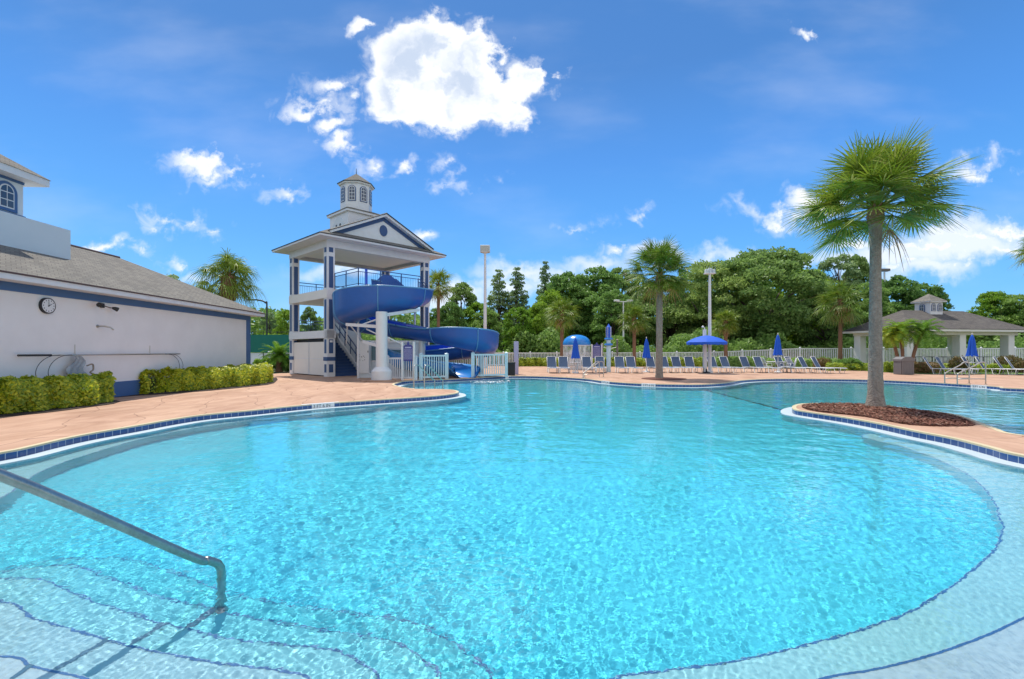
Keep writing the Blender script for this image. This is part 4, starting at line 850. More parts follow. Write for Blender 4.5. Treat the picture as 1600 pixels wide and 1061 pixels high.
# ------------------------------------------------------------------ sun loungers
def make_lounger():
    o = thing('sun_lounger', (0,0,0), 'x', 'sun lounger')
    w = .31; yb = .35; L_ = math.radians(62); bl = .80; top = Vector((0, yb+bl*math.cos(L_), .36+bl*math.sin(L_)))
    for s in (-1, 1):
        mb = MB(); mb.tube([(s*w,-1.25,.34),(s*w,-1.15,.36),(s*w,yb,.36)], .017, 6); mb.tube([(s*w,yb,.36),(s*w,top.y,top.z)], .017, 6); mb.build('side_rail', M['white'], o, 'all')
        for y in (-.95, .05):
            mb = MB(); mb.tube([(s*w,y-.16,.35),(s*w*1.05,y-.10,.02),(s*w*1.05,y+.16,.02),(s*w,y+.24,.35)], .016, 6); mb.build('leg', M['white'], o, 'all')
    mb = MB(); mb.tube([(-w,top.y,top.z),(-w*.9,top.y+.015,top.z+.03),(w*.9,top.y+.015,top.z+.03),(w,top.y,top.z)], .018, 6); mb.tube([(-w,-1.25,.34),(w,-1.25,.34)], .016, 6); mb.tube([(-w,yb,.36),(w,yb,.36)], .014, 6); mb.build('frame', M['white'], o, 'all')
    mb = MB(); n = 6
    mb.add([(x*w*.96, yb+.02+(top.y-yb-.03)*k/n, .365+(top.z-.37)*k/n-.03*math.sin(math.pi*k/n)*(1-abs(x))+dz) for dz in (0,.006) for k in range(n+1) for x in (-1,-.4,.4,1)],
           [(b+k*4+i,b+k*4+i+1,b+k*4+i+5,b+k*4+i+4) for b in (0,4*(n+1)) for k in range(n) for i in range(3)]); mb.build('back_sling', M['sling'], o, 'all')
    mb = MB(); mb.add([(x*w*.96, -1.24+(yb+1.22)*k/n, .355-.03*(1-abs(x))+dz) for dz in (0,.006) for k in range(n+1) for x in (-1,-.4,.4,1)],
           [(b+k*4+i,b+k*4+i+1,b+k*4+i+5,b+k*4+i+4) for b in (0,4*(n+1)) for k in range(n) for i in range(3)]); mb.build('seat_sling', M['sling'], o, 'all')
    return o
lg = make_lounger(); used = False
rl_ = random.Random(4)
LG = [(863,32.5,4,'first sun lounger from the dark bin, left of the closed umbrella table'),(881,32.5,3,'sun lounger just left of the closed umbrella by the water mushroom'),
 (919,32.5,3,'sun lounger just right of the closed umbrella by the water mushroom'),(938,32.8,-2,'sun lounger in front of the rules board and behind the middle handrail'),
 (970,32.5,2,'sun lounger first right of the blue ringed spray post'),(989,32.5,4,'sun lounger second right of the blue ringed spray post'),
 (1021,33,3,'sun lounger half hidden behind the palm trunk on the far deck'),(1042,33,3,'sun lounger just right of the palm trunk on the far deck'),(1062,33,4,'sun lounger second right of the palm trunk on the far deck'),
 (1082,33,6,'sun lounger just left of the open blue umbrella pole'),(1119,33,8,'sun lounger in the shade right of the open blue umbrella pole'),(1140,33,16,'sun lounger second right of the open blue umbrella pole'),
 (1172,33,18,'sun lounger standing apart left of the white table set'),(1194,32.5,18,'sun lounger partly in front of the white table with closed umbrella'),(1228,32.5,20,'sun lounger just right of the white table with closed umbrella'),
 (1246,32.5,24,'sun lounger second right of the white table with closed umbrella'),(1267,32,26,'sun lounger third right of the white table with closed umbrella'),(1288,32,30,'last sun lounger of the far row before the island palm trunk'),
 (1467,30,38,'sun lounger nearest the grey litter bin in the pavilion row'),(1486,30.5,36,'second sun lounger from the grey litter bin in the pavilion row'),
 (1528,30.5,33,'sun lounger below the closed umbrella in front of the pavilion'),(1550,30,34,'sun lounger just right of the pavilion handrail'),(1579,29.5,33,'sun lounger second right of the pavilion handrail'),(1597,29.5,33,'sun lounger cut by the right edge of the view')]
for i, (px, Y, a, lab) in enumerate(LG):
    o = lg if i == 0 else copy_tree(lg); x, y = xy(px, Y)
    place(o, (x,y,0), R(a+rl_.uniform(-6,6)), 1.0, lab+'', 'sun loungers facing the pool')
# ------------------------------------------------------------------ umbrellas
def umb_closed(loc, label, top=2.35, zb=1.0):
    o = thing('closed_umbrella', loc, label, 'umbrella', 'closed blue umbrellas')
    mb = MB(); mb.tube([(0,0,.05),(0,0,top+.05)], .022, 8); mb.build('pole', M['white'], o)
    mb = MB(); n = 32; prof = [(.02,top),(.07,top-.12),(.13,top-.40),(.17,top-.8),(.22,zb+.2),(.26,zb)]; v = []; f = []
    for (r, z) in prof:
        for k in range(n): g = 2*math.pi*k/n; q = r*(1+.22*math.cos(g*8)+.08*math.cos(g*3)); v.append((q*math.cos(g),q*math.sin(g),z-.04*math.cos(g*8)*(z < zb+.1)))
    f = [(i*n+k,i*n+(k+1)%n,(i+1)*n+(k+1)%n,(i+1)*n+k) for i in range(len(prof)-1) for k in range(n)]; f.append(tuple(range(n))); mb.add(v,f); mb.build('canopy', M['umb'], o, 'all')
    mb = MB(); mb.lathe([(.0,top+.12),(.03,top+.09),(.03,top+.03),(0,top+.0)], 10); mb.build('finial', M['white'], o, True)
    mb = MB(); mb.lathe([(.24,0),(.24,.06),(.06,.10),(.035,.30)], 16); mb.build('base', M['white'], o, True); return o
umb_closed(xy(899,31.5)+(0,), 'closed blue umbrella in front of the water mushroom')
umb_closed(xy(1010,33)+(0,), 'closed blue umbrella just left of the far deck palm')
umb_closed(xy(1215.5,32.5)+(0,), 'closed blue umbrella through the white table right of the open one', 2.6, 1.2)
umb_closed(xy(1519,31)+(0,), 'closed blue umbrella in front of the pavilion column', 2.55, 1.15)
o = thing('open_umbrella', xy(1104,31.6)+(0,), 'open royal blue umbrella shading the loungers under the light mast', 'umbrella')
mb = MB(); mb.tube([(0,0,0),(0,0,2.45)], .028, 8); mb.build('pole', M['white'], o)
mb = MB(); n = 8; prof = [(.0,2.52),(.35,2.47),(.75,2.34),(1.1,2.16),(1.24,2.06)]; v = []; f = []; ns = 32
for (r, z) in prof:
    for k in range(ns):
        g = 2*math.pi*k/ns; q = r/ (math.cos(((g+math.pi/8) % (math.pi/4))-math.pi/8)*.5+.5); v.append((q*math.cos(g),q*math.sin(g),z))
for k in range(ns): g = 2*math.pi*k/ns; v.append((1.245*math.cos(g),1.245*math.sin(g),1.90+.02*math.cos(16*g)))
f = [(i*ns+k,i*ns+(k+1)%ns,(i+1)*ns+(k+1)%ns,(i+1)*ns+k) for i in range(len(prof)) for k in range(ns)]; mb.add(v,f); mb.build('canopy', M['umb'], o)
for k in range(8): g = math.pi/4*k+math.pi/8; mb = MB(); mb.tube([(0,0,2.0),(.6*math.cos(g),.6*math.sin(g),2.33)], .009, 4); mb.tube([(0,0,2.47),(1.15*math.cos(g),1.15*math.sin(g),2.10)], .008, 4); mb.build('rib', M['white'], o)
mb = MB(); mb.lathe([(.25,0),(.25,.06),(.06,.1),(.04,.3)], 16); mb.build('base', M['dark'], o, True)
# ------------------------------------------------------------------ tables and chairs in white
def table(loc, r, label):
    o = thing('round_table', loc, label, 'table', 'white round tables'); mb = MB(); mb.lathe([(.0,.70),(r,.70),(r,.735),(0,.74)], 28); mb.build('top', M['white'], o)
    for k in range(4): g = math.pi/4+k*math.pi/2; mb = MB(); mb.tube([(r*.3*math.cos(g),r*.3*math.sin(g),.70),(r*.4*math.cos(g),r*.4*math.sin(g),.3),(r*.75*math.cos(g),r*.75*math.sin(g),.01)], .018, 6); mb.build('leg', M['white'], o, 'all')
    return o
def dchair(loc, rz, label, grp='white dining chairs'):
    o = thing('dining_chair', loc, label, 'chair', grp, rz)
    for s in (-1,1):
        mb = MB(); mb.tube([(s*.24,-.24,.01),(s*.24,-.22,.42),(s*.26,-.18,.62),(s*.26,.16,.64),(s*.24,.22,.42),(s*.24,.28,.01)], .016, 6); mb.build('leg_frame', M['white'], o, 'all')
    mb = MB(); mb.tube(spline([(-.24,.20,.42),(-.25,.28,.7),(-.16,.33,.95),(0,.34,1.0),(.16,.33,.95),(.25,.28,.7),(.24,.20,.42)],4), .016, 6)
    for k in range(-3,4): mb.tube([(k*.06,.2,.42),(k*.065,.27,.7),(k*.05,.335,.99-.012*k*k)], .009, 4)
    mb.build('backrest', M['white'], o, 'all')
    mb = MB(); mb.bbox(-.24,.24,-.24,.22,.40,.43); mb.build('seat', M['white'], o); return o
x, y = xy(1213,33.5); table((x,y,0), .62, 'white round table with closed umbrella among the far loungers')
dchair((x-.85,y-.3,0), R(100), 'white chair left of the table with the closed umbrella'); dchair((x+.75,y-.45,0), R(-110), 'white chair right of the table with the closed umbrella'); dchair((x+.05,y-1.0,0), R(180), 'white chair in front of the table with the closed umbrella')
x, y = xy(899,31.5); table((x,y,0), .36, 'small white table around the umbrella pole by the mushroom')
x, y = xy(1519,31); table((x,y,0), .5, 'white table around the umbrella pole by the pavilion')
# ------------------------------------------------------------------ splash features
def see_thru(name, col, lo, hi, sc):
    m = bpy.data.materials.new(name); m.use_nodes = True; t = m.node_tree; N = t.nodes; b = N['Principled BSDF']; b.inputs['Base Color'].default_value = (*col,1); b.inputs['Roughness'].default_value = .15
    tc = N.new('ShaderNodeTexCoord'); mp = N.new('ShaderNodeMapping'); mp.inputs['Scale'].default_value = sc; n = N.new('ShaderNodeTexNoise'); n.inputs['Scale'].default_value = 1; n.inputs['Detail'].default_value = 5
    r = N.new('ShaderNodeMapRange'); r.inputs[1].default_value = .4; r.inputs[2].default_value = .65; r.inputs[3].default_value = lo; r.inputs[4].default_value = hi
    t.links.new(tc.outputs['Object'], mp.inputs[0]); t.links.new(mp.outputs[0], n.inputs['Vector']); t.links.new(n.outputs[0], r.inputs[0]); t.links.new(r.outputs[0], b.inputs['Alpha']); return m
sheetw = see_thru('falling water', (.72,.76,.78), .18, .85, (7,7,2.2))
x, y = xy(901,38); o = thing('splash_mushroom', (x,y,0), 'blue domed mushroom fountain with a curtain of falling water', 'fountain')
mb = MB(); mb.lathe([(.14,0),(.14,1.9)], 16); mb.build('stem', M['aqua'], o, True)
mb = MB(); mb.lathe([(1.10,1.92),(1.12,2.0),(1.10,2.18),(.98,2.42),(.75,2.62),(.4,2.75),(0,2.79)], 32); mb.build('dome', M['ringblue'], o, True)
mb = MB(); mb.lathe([(1.0,1.93),(1.11,1.90),(1.115,1.95),(1.02,1.96)], 32); mb.build('rim', M['white'], o, True)
cw = MB(); n = 40; cw.add([(1.08*math.cos(2*math.pi*k/n)*(1+.04*z),1.08*math.sin(2*math.pi*k/n)*(1+.04*z),1.92-1.9*z) for z in (0,.5,1) for k in range(n)], [(i*n+k,i*n+(k+1)%n,(i+1)*n+(k+1)%n,(i+1)*n+k) for i in range(2) for k in range(n)]); cw.build('water_curtain', sheetw, o, 'all')
x, y = xy(951,33); o = thing('spray_post', (x,y,0), 'tall pale spray post with blue rings and blue cylinder on top', 'spray post')
mb = MB(); mb.lathe([(.15,0),(.15,2.95),(.10,3.0)], 20); mb.build('post', M['aqua'], o, True)
for z in (1.93,2.32): mb = MB(); mb.lathe([(.15,z-.09),(.27,z-.06),(.30,z),(.27,z+.06),(.15,z+.09)], 24); mb.build('ring', M['ringblue'], o, True)
mb = MB(); mb.lathe([(.17,2.42),(.17,3.15),(.10,3.2),(.03,3.35),(0,3.38)], 20); mb.build('cylinder', M['umb'], o, True)
for k in range(6): g = k*math.pi/3; mb = MB(); mb.tube([(.18*math.cos(g),.18*math.sin(g),2.42),(.18*math.cos(g),.18*math.sin(g),3.15)], .016, 5); mb.build('strip', M['white'], o)
x, y = xy(806.5,30); o = thing('lilac_post', (x,y,0), 'square lilac post beside the dark bin', 'post'); mb = MB(); mb.bbox(-.15,.15,-.15,.15,0,2.08,.015); mb.build('shaft', M['lilac'], o); mb = MB(); mb.lathe([(.04,2.08),(.04,2.18)],8); mb.build('cap', M['dark'], o)
x, y = xy(799,28.8); o = thing('litter_bin', (x,y,0), 'dark square litter bin beside the aqua fence panel', 'bin'); mb = MB(); mb.bbox(-.23,.23,-.2,.2,0,.72,.03); mb.build('body', M['black'], o); mb = MB(); mb.bbox(-.25,.25,-.22,.22,.72,.82,.03); mb.build('lid', M['dark'], o)
x, y = xy(1412,29.8); o = thing('litter_bin', (x,y,0), 'grey slatted litter bin with angled lid before the pavilion', 'bin'); body = MB(); body.box(-.38,.38,-.30,.30,.03,.82); bb = body.build('body', M['black'], o)
mb = MB()
for k in range(8): a = -.38+.095*k+.006; mb.box(a,a+.083,-.325,-.301,.02,.84); mb.box(a,a+.083,.301,.325,.02,.84)
for k in range(6): a = -.30+.1*k+.006; mb.box(-.405,-.381,a,a+.088,.02,.84); mb.box(.381,.405,a,a+.088,.02,.84)
mb.build('slats', M['greyplastic'], bb); mb = MB(); mb.extr([(-.43,.84),(.43,.84),(.43,.97),(.20,1.12),(-.20,1.12),(-.43,.97)], (0,-.35,0),(1,0,0),(0,0,1),(0,1,0),.7); mb.build('lid', M['greyplastic'], o)
# ------------------------------------------------------------------ lamps and poles
def pole(name, loc, label, r0, r1, h, cat='light mast', m='lilacwhite'):
    o = thing(name, loc, label, cat); mb = MB(); mb.lathe([(r0*1.6,0),(r0*1.6,.12),(r0,.14),(r1,h)], 14); mb.build('pole', M['white'], o, True); return o
Y = 41; x = (758-CX)/F*Y; h = CAMH+(548-396)/F*Y; o = pole('light_mast', (x,Y,0), 'tall white light mast with a boxy twin head behind the slide', .17, .10, h)
mb = MB(); mb.bbox(-.42,.42,-.3,.3,h+.1,h+.68,.04); hd = mb.build('lamp_head', M['greystucco'], o); mbx((-.38,.38,-.305,-.301,h+.14,h+.62)).build('lens', mat('frosted lens', (.45,.45,.4), .3), hd); mb = MB(); mb.add([(-.38,-.26,h+.1),(.38,-.26,h+.1),(.38,.26,h+.1),(-.38,.26,h+.1),(0,0,h-.05)],[(0,1,4),(1,2,4),(2,3,4),(3,0,4),(3,2,1,0)]); mb.build('bracket', M['white'], o)
Y = 32.2; x = (1109-CX)/F*Y; h = CAMH+(548-428)/F*Y; o = pole('light_mast', (x,Y,0), 'white light mast rising behind the open blue umbrella', .13, .075, h)
mb = MB(); mb.box(-.34,.34,-.2,.2,h,h+.06); mb.build('platform', M['white'], o)
for s in (-.22,.0,.22): mb = MB(); mb.bbox(s-.1,s+.1,-.12,.12,h+.07,h+.30+.08*(s == 0),.02); mb.build('lamp_head', M['greystucco'], o)
mb = MB()
for s in (-.33,-.11,.11,.33): mb.tube([(s,-.2,h+.06),(s*.8,-.18,h+.5)], .012, 4)
mb.build('cage', M['steel'], o)
Y = 32; x = (1101.8-CX)/F*Y; o = thing('camera_post', (x,Y+.1,0), 'shorter white post with small camera beside the light mast', 'post'); mb = MB(); mb.box(-.09,.09,-.09,.09,0,2.95); mb.build('post', M['white'], o)
mb = MB(); mb.tube([(0,0,2.95),(0,0,3.1)],.03,6); mb.lathe([(.0,3.05),(.07,3.07),(.08,3.15),(.0,3.2)],12,(-.12,0,0)); mb.build('camera', M['white'], o, True)
Y = 50; x = (974-CX)/F*Y; h = CAMH+(548-472)/F*Y; o = pole('light_mast', (x,Y,0), 'thin white light mast with cross arm among the trees', .12, .06, h); mb = MB(); mb.box(-.75,.75,-.04,.04,h,h+.08); mb.build('cross_arm', M['white'], o)
for s in (-.7,.7): mb = MB(); mb.bbox(s-.28,s+.28,-.18,.18,h+.08,h+.24,.03); mb.build('lamp_head', M['white'], o)
Y = 45; x = (417-CX)/F*Y; h = CAMH+(548-476)/F*Y; o = thing('street_lamp', (x,Y,0), 'dark curved street lamp between pool house and tower', 'street lamp'); mb = MB(); mb.tube(spline([(0,0,0),(0,0,h-.2),(-.1,0,h+.15),(-.5,0,h+.38),(-.9,0,h+.42)],4), .075, 8); mb.build('pole', M['dark'], o, 'all'); mb = MB(); mb.bbox(-1.9,-.85,-.12,.12,h+.40,h+.52,.02); mb.build('lamp_head', M['dark'], o)
for px, Y, hz, lab in ((941,44,537,'grey green net post left of the spray post'),(964.5,44,531,'grey green net post right of the spray post')):
    x, y = xy(px,Y); h = CAMH+(548-hz)/F*Y; o = thing('net_post', (x,y,0), lab, 'post', 'net posts behind the loungers'); mb = MB(); mb.lathe([(.09,0),(.09,h)],10); mb.build('post', M['greyplastic'], o, True); mb = MB(); mb.lathe([(.1,h),(.1,h+.05)],10); mb.build('cap', M['white'], o)
x0_, _ = xy(941,44); x1_, _ = xy(964.5,44); o = thing('net_rope', (x0_,44,0), 'two white ropes slung between the net posts', 'rope'); mb = MB(); mb.tube(spline([(0,0,1.85),(.5*(x1_-x0_),0,1.7),(x1_-x0_,0,1.85)],4), .03, 5); mb.build('rope', M['white'], o, 'all')
# green windscreen of the tennis court
o = thing('court_screen', (-26,44.5,0), 'dark green windscreen fence behind the sago palm', 'fence'); mb = MB(); mb.box(0,5.2,0,.05,1.35,3.0); mb.build('mesh_panel', M['greenmesh'], o); 
for k in range(5): mb = MB(); mb.tube([(k*1.3,.06,0),(k*1.3,.06,3.3)], .035, 6); mb.build('post', M['dark'], o)
mb = MB(); mb.tube([(0,.06,3.25),(5.2,.06,3.25)], .025, 5); mb.build('top_rail', M['dark'], o)
mbx((0,5.2,.1,.2,0,1.3)).build('white_board', M['vinyl'], o)
# ------------------------------------------------------------------ pavilion
GA = math.atan2(.9, 5.0); B0 = Vector(xy(1416,36)+(0,))
pv = thing('pavilion', B0, 'open pavilion with white columns, grey hip roof and small cupola', 'pavilion', rz=GA)
GL, GD = 10.9, 3.9; ez = 3.06
for (x, y) in [(0,0),(4.9,0),(9.6,0),(0,GD),(4.9,GD),(9.6,GD)]:
    mb = MB(); mb.bbox(x-.3,x+.3,y-.3,y+.3,0,ez-.1,.02); mb.build('column', M['stucco'], pv)
mbx((-.35,10.2,-.32,.2,2.72,2.96),(-.35,10.2,GD-.2,GD+.32,2.72,2.96),(-.34,.2,.2,GD-.2,2.72,2.96)).build('beam', M['cream'], pv)
mbx((-.85,10.8,-.85,GD+.85,2.96,3.12)).build('eave', M['cream'], pv)
rr = (GD+1.74)/2; mb = MB(); a, b, c, d = -.87, 10.82, -.87, GD+.87; rz_ = 4.78
mb.add([(a,c,3.12),(b,c,3.12),(b,d,3.12),(a,d,3.12),(a+rr,c+rr,rz_),(b-rr,c+rr,rz_),(a,c,3.16),(b,c,3.16),(b,d,3.16),(a,d,3.16)], [(6,7,5,4),(7,8,5),(8,9,4,5),(9,6,4),(0,1,7,6),(1,2,8,7),(2,3,9,8),(3,0,6,9),(3,2,1,0)]); mb.build('roof', M['shingle2'], pv)
gcx, gcy = 4.5, GD/2
mbx((gcx-.6,gcx+.6,gcy-.62,gcy+.62,4.4,5.42)).build('cupola_wall', M['white'], pv)
mbx((gcx-.8,gcx+.8,gcy-.8,gcy+.8,5.42,5.50)).build('cupola_eave', M['white'], pv)
mb = MB(); mb.add([(gcx-.83,gcy-.83,5.5),(gcx+.83,gcy-.83,5.5),(gcx+.83,gcy+.83,5.5),(gcx-.83,gcy+.83,5.5),(gcx,gcy,6.15)],[(0,1,4),(1,2,4),(2,3,4),(3,0,4),(3,2,1,0)]); mb.build('cupola_roof', M['shingle'], pv)
for oo, ax, nn in (((gcx-.3,gcy-.623,4.72),(1,0,0),(0,-1,0)),((gcx+.3,gcy-.623,4.72),(1,0,0),(0,-1,0)),((gcx-.623,gcy,4.72),(0,1,0),(-1,0,0))): arch_window(pv, oo, ax, nn, .34, .56, .05, M['navy'], 2, 2, .03)
mb = MB(); q0 = B0+Vector((2.2,3.0,0))
def patio(loc, label):
    o = thing('patio_table', loc, label, 'table', 'dark tables inside the pavilion'); mb = MB(); mb.bbox(-.9,.9,-.45,.45,.98,1.02); mb.build('top', M['dark'], o)
    for a, b in ((-.8,-.35),(.8,-.35),(-.8,.35),(.8,.35)): mb = MB(); mb.tube([(a,b,0),(a,b,.98)], .03, 6); mb.build('leg', M['dark'], o)
for px, lab in ((1452,'dark high table near the left bay of the pavilion'),(1478,'dark high table in the middle of the pavilion'),(1545,'dark high table right of the closed umbrella in the pavilion')): patio(xy(px,38.5)+(0,), lab)
for k, px in enumerate((1440,1461,1484,1490)): dchair(xy(px,37.6)+(0,), R([170,200,150,20][k]), ['white chair by the left pavilion column','white chair left of the middle pavilion table','white chair right of the middle pavilion table','white chair behind the second pavilion lounger'][k], 'white chairs inside the pavilion')
# second lamp head seen over the trees
x, y = xy(1382,60); h = CAMH+(548-424)/F*60; o = pole('light_mast', (x,y,0), 'grey light mast head just above the trees right of the big palm', .15, .1, h-.1); mb = MB(); mb.bbox(-.55,.55,-.3,.3,h,h+.32,.04); mb.build('lamp_head', M['greyplastic'], o)
# ------------------------------------------------------------------ palms
def fan_fronds(rng, n, R_, blade, nl, wid, el0, el1, droop, seg=3, pet_w=.018, elbias=1.0, org=(0,0,0)):
    """fan (cabbage) palm fronds: petiole plus radiating, drooping leaflets. returns (verts, faces)"""
    V = []; Fc = []
    for i in range(n):
        az = i*2.39996+rng.uniform(-.25,.25); t = ((i+.5)/n)**elbias; el = R(el0+(el1-el0)*t+rng.uniform(-7,7))
        d = np.array([math.cos(az)*math.cos(el), math.sin(az)*math.cos(el), math.sin(el)]); side = np.array([-math.sin(az), math.cos(az), 0]); upv = np.cross(side, d)*-1
        if upv[2] < 0: upv = -upv
        pl = R_-blade*.85; pl *= rng.uniform(.5,1.12); b0 = np.array(org)+d*.12
        pts = [b0+d*pl*s+np.array([0,0,-droop*.25*pl*s*s*max(math.cos(el),0)]) for s in (0,.5,1)]
        k0 = len(V)
        for p in pts: V += [p-side*pet_w, p+side*pet_w, p+upv*pet_w*1.2]
        for s in range(2):
            for a in range(3): Fc.append((k0+s*3+a, k0+s*3+(a+1)%3, k0+(s+1)*3+(a+1)%3, k0+(s+1)*3+a))
        hub = pts[-1]; tw = rng.uniform(-.5,.5); s2 = side*math.cos(tw)+upv*math.sin(tw); u2 = upv*math.cos(tw)-side*math.sin(tw)
        d2 = d+np.array([0,0,-.18*max(math.cos(el),.2)]); d2 /= np.linalg.norm(d2)
        for j in range(nl):
            a = (j/(nl-1)-.5)*R(250); ln = blade*(1-.42*abs(a/R(125))**2.0)*rng.uniform(.88,1.06)
            ld = d2*math.cos(a)+s2*math.sin(a)-u2*(.22*abs(math.sin(a))); ld /= np.linalg.norm(ld)
            wv = np.cross(ld, u2); wv /= max(np.linalg.norm(wv),1e-6); fold = u2*rng.uniform(-.5,.5)
            wv = wv+fold; wv /= np.linalg.norm(wv); k1 = len(V); dr = droop*rng.uniform(.6,1.5)
            for s in range(seg+1):
                q = s/seg; c = hub+ld*ln*q+np.array([0,0,-dr*.38*ln*q**2.4]); w = wid*(.55+.9*q-1.4*q*q) if s < seg else .002
                V += [c-wv*w, c+wv*w]
            for s in range(seg): Fc.append((k1+2*s, k1+2*s+1, k1+2*s+3, k1+2*s+2))
    return V, Fc
def pinnate(rng, n, Ln, nl, lw, ll, el0, el1, droop, org=(0,0,0)):
    V = []; Fc = []
    for i in range(n):
        az = i*2.39996+rng.uniform(-.2,.2); el = R(el0+(el1-el0)*(i+.5)/n+rng.uniform(-5,5)); side = np.array([-math.sin(az), math.cos(az), 0]); h = np.array([math.cos(az), math.sin(az), 0])
        cur = np.array(org, float); e = el; pts = [cur.copy()]; st = Ln/10
        for s in range(10): e -= R(droop)*(.6+s*.09); cur = cur+(h*math.cos(e)+np.array([0,0,math.sin(e)]))*st; pts.append(cur.copy())
        for s in range(10):
            k = len(V); w = .014*(1-s/11); V += [pts[s]-side*w, pts[s]+side*w, pts[s+1]+side*w*.9, pts[s+1]-side*w*.9]; Fc.append((k,k+1,k+2,k+3))
        for j in range(nl):
            q = (j+1.2)/(nl+1.2)*10; s = min(int(q), 9); p = pts[s]+(pts[s+1]-pts[s])*(q-s); tdir = (pts[s+1]-pts[s])/st; l = ll*math.sin(math.pi*min(.12+.86*q/10, 1))**.6
            for sg in (-1,1):
                dd = side*sg*.85+tdir*.55+np.array([0,0,.25-.3*rng.random()]); dd /= np.linalg.norm(dd); k = len(V); wv = tdir*lw
                V += [p-wv, p+wv, p+dd*l*.6+wv*.8+np.array([0,0,-.02*l]), p+dd*l+np.array([0,0,-.12*l]), p+dd*l*.6-wv*.8+np.array([0,0,-.02*l])]; Fc.append((k,k+1,k+2,k+3,k+4))
    return V, Fc
def raw(name, V, Fc, m, parent=None, loc=None):
    mb = MB(); mb.v = [tuple(v) for v in V]; mb.f = Fc; mb.uv = [None]*len(Fc); return mb.build(name, m, parent, loc=loc, fix=False)
def trunk_mesh(h, prof, rng, lean=(0,0), n=14, rings=26, ring_amp=.02):
    mb = MB(); v = []; f = []
    for i in range(rings+1):
        t = i/rings; r = np.interp(t, [a for a,_ in prof], [b for _,b in prof]); cx = lean[0]*t*t; cy = lean[1]*t*t
        for k in range(n):
            g = 2*math.pi*k/n; q = r*(1+ring_amp*math.sin(i*2.7)+rng.uniform(-.035,.035)); v.append((cx+q*math.cos(g), cy+q*math.sin(g), h*t))
    f = [(i*n+k,i*n+(k+1)%n,(i+1)*n+(k+1)%n,(i+1)*n+k) for i in range(rings) for k in range(n)]; mb.add(v, f); return mb
def sabal(loc, label, h, R_, r, seed, n=46, nl=34, wid=.020, droop=1.0, el0=82, el1=-38, boots=.0, dead=0, bark='bark', skirt=0, blade=None, lean=(0,0), prof=None, group=None, pet=.018, name='palm_tree', leaf='palm'):
    rng = random.Random(seed); o = thing(name, loc, label, 'palm tree', group); top = (lean[0], lean[1], h)
    prof = prof or [(0,r*1.35),(.05,r*1.15),(.3,r),(.9,r*.95),(1,r*.85)]
    trunk_mesh(h, prof, rng, lean).build('trunk', M[bark], o, 'all')
    V, Fc = fan_fronds(rng, n, R_, blade or R_*.52, nl, wid, el0, el1, droop, org=top, pet_w=pet); raw('crown', V, Fc, LEAF[leaf], o)
    if boots:
        mb = MB(); k = 0
        while k < 60:
            g = k*2.4; z = h-boots+boots*1.15*k/60; q = r*(1.05+.35*math.sin(math.pi*min(k/60+.2,1))); c = Vector((lean[0]+q*.8*math.cos(g), lean[1]+q*.8*math.sin(g), z)); d = Vector((math.cos(g)*.8, math.sin(g)*.8, 1.0)).normalized()*boots*.22; s = Vector((-math.sin(g), math.cos(g), 0))*r*.28
            mb.add([c-s,c+s,c+d+s*.5,c+d-s*.5,c-s+d.cross(s).normalized()*.03,c+s+d.cross(s).normalized()*.03], [(0,1,2,3),(4,5,2,3),(0,1,5,4)]); k += 1
        mb.lathe([(r*1.0,h-boots),(r*1.35,h-boots*.55),(r*1.2,h),(r*.5,h+.1)], 14, (lean[0],lean[1],0)); mb.build('leaf_bases', M['boots'], o)
    if dead:
        V, Fc = fan_fronds(rng, dead, R_*.62, R_*.36, max(nl//2,12), wid*1.1, -25, -72, 1.6, org=(top[0],top[1],h-.1), pet_w=pet*.8); raw('dead_fronds', V, Fc, LEAF['deadpalm'], o)
    return o
i0 = P(1368,636.5)
sabal((i0.x,i0.y,.01), 'tall cabbage palm on the mulched island between the pools', 5.25, 1.98, .150, 11, 84, 32, .026, .30, 88, -16, .45, 1, blade=.98, prof=[(0,.24),(.02,.215),(.06,.185),(.15,.165),(.35,.15),(.6,.135),(.8,.128),(.9,.15),(1,.16)])
p1_ = P(1030,591); sabal((p1_.x,p1_.y,.01), 'mid height cabbage palm in a mulch ring on the far deck', 5.6, 2.1, .17, 12, 66, 28, .030, .5, 87, -38, .6, 3, lean=(.03,0), blade=1.0)
def pal(px, base_Y, cy, R_px, label, seed, **k):
    x, y = xy(px, base_Y); h = CAMH+(HY-cy)/F*base_Y; Rr = R_px/F*base_Y; return sabal((x,y,0), label, h, Rr, **{**dict(r=.16, seed=seed, n=38, nl=20, wid=.038, droop=.8, bark='bark2', boots=1.0, dead=6, blade=Rr*.55, pet=.028), **k})
G = 'cabbage palms along the far fence'
pal(878,43,490,32,'small brown trunked palm left of the water mushroom',21,group=G,boots=1.3)
pal(991,43,498,29,'small brown trunked palm by the thin light mast',22,group=G,boots=1.3)
pal(1134,42,503,26,'small brown trunked palm right of the open umbrella',23,group=G,boots=1.3)
pal(1313,40,470,40,'palm with a shaggy brown skirt left of the pavilion',24,group=G,dead=34,el1=-60,boots=.8,n=44)
pal(685,46,446,34,'palm crown showing behind the tower column',25,group=G)
pal(357,31,432,58,'stout palm rising behind the pool house roof',26,r=.36,boots=1.6,n=44,nl=26,wid=.03,droop=1.8,dead=3,el1=-30)
pal(1632,24,388,42,'palm whose leaf tips reach in at the right edge',27,r=.16,nl=26,wid=.022,n=40)
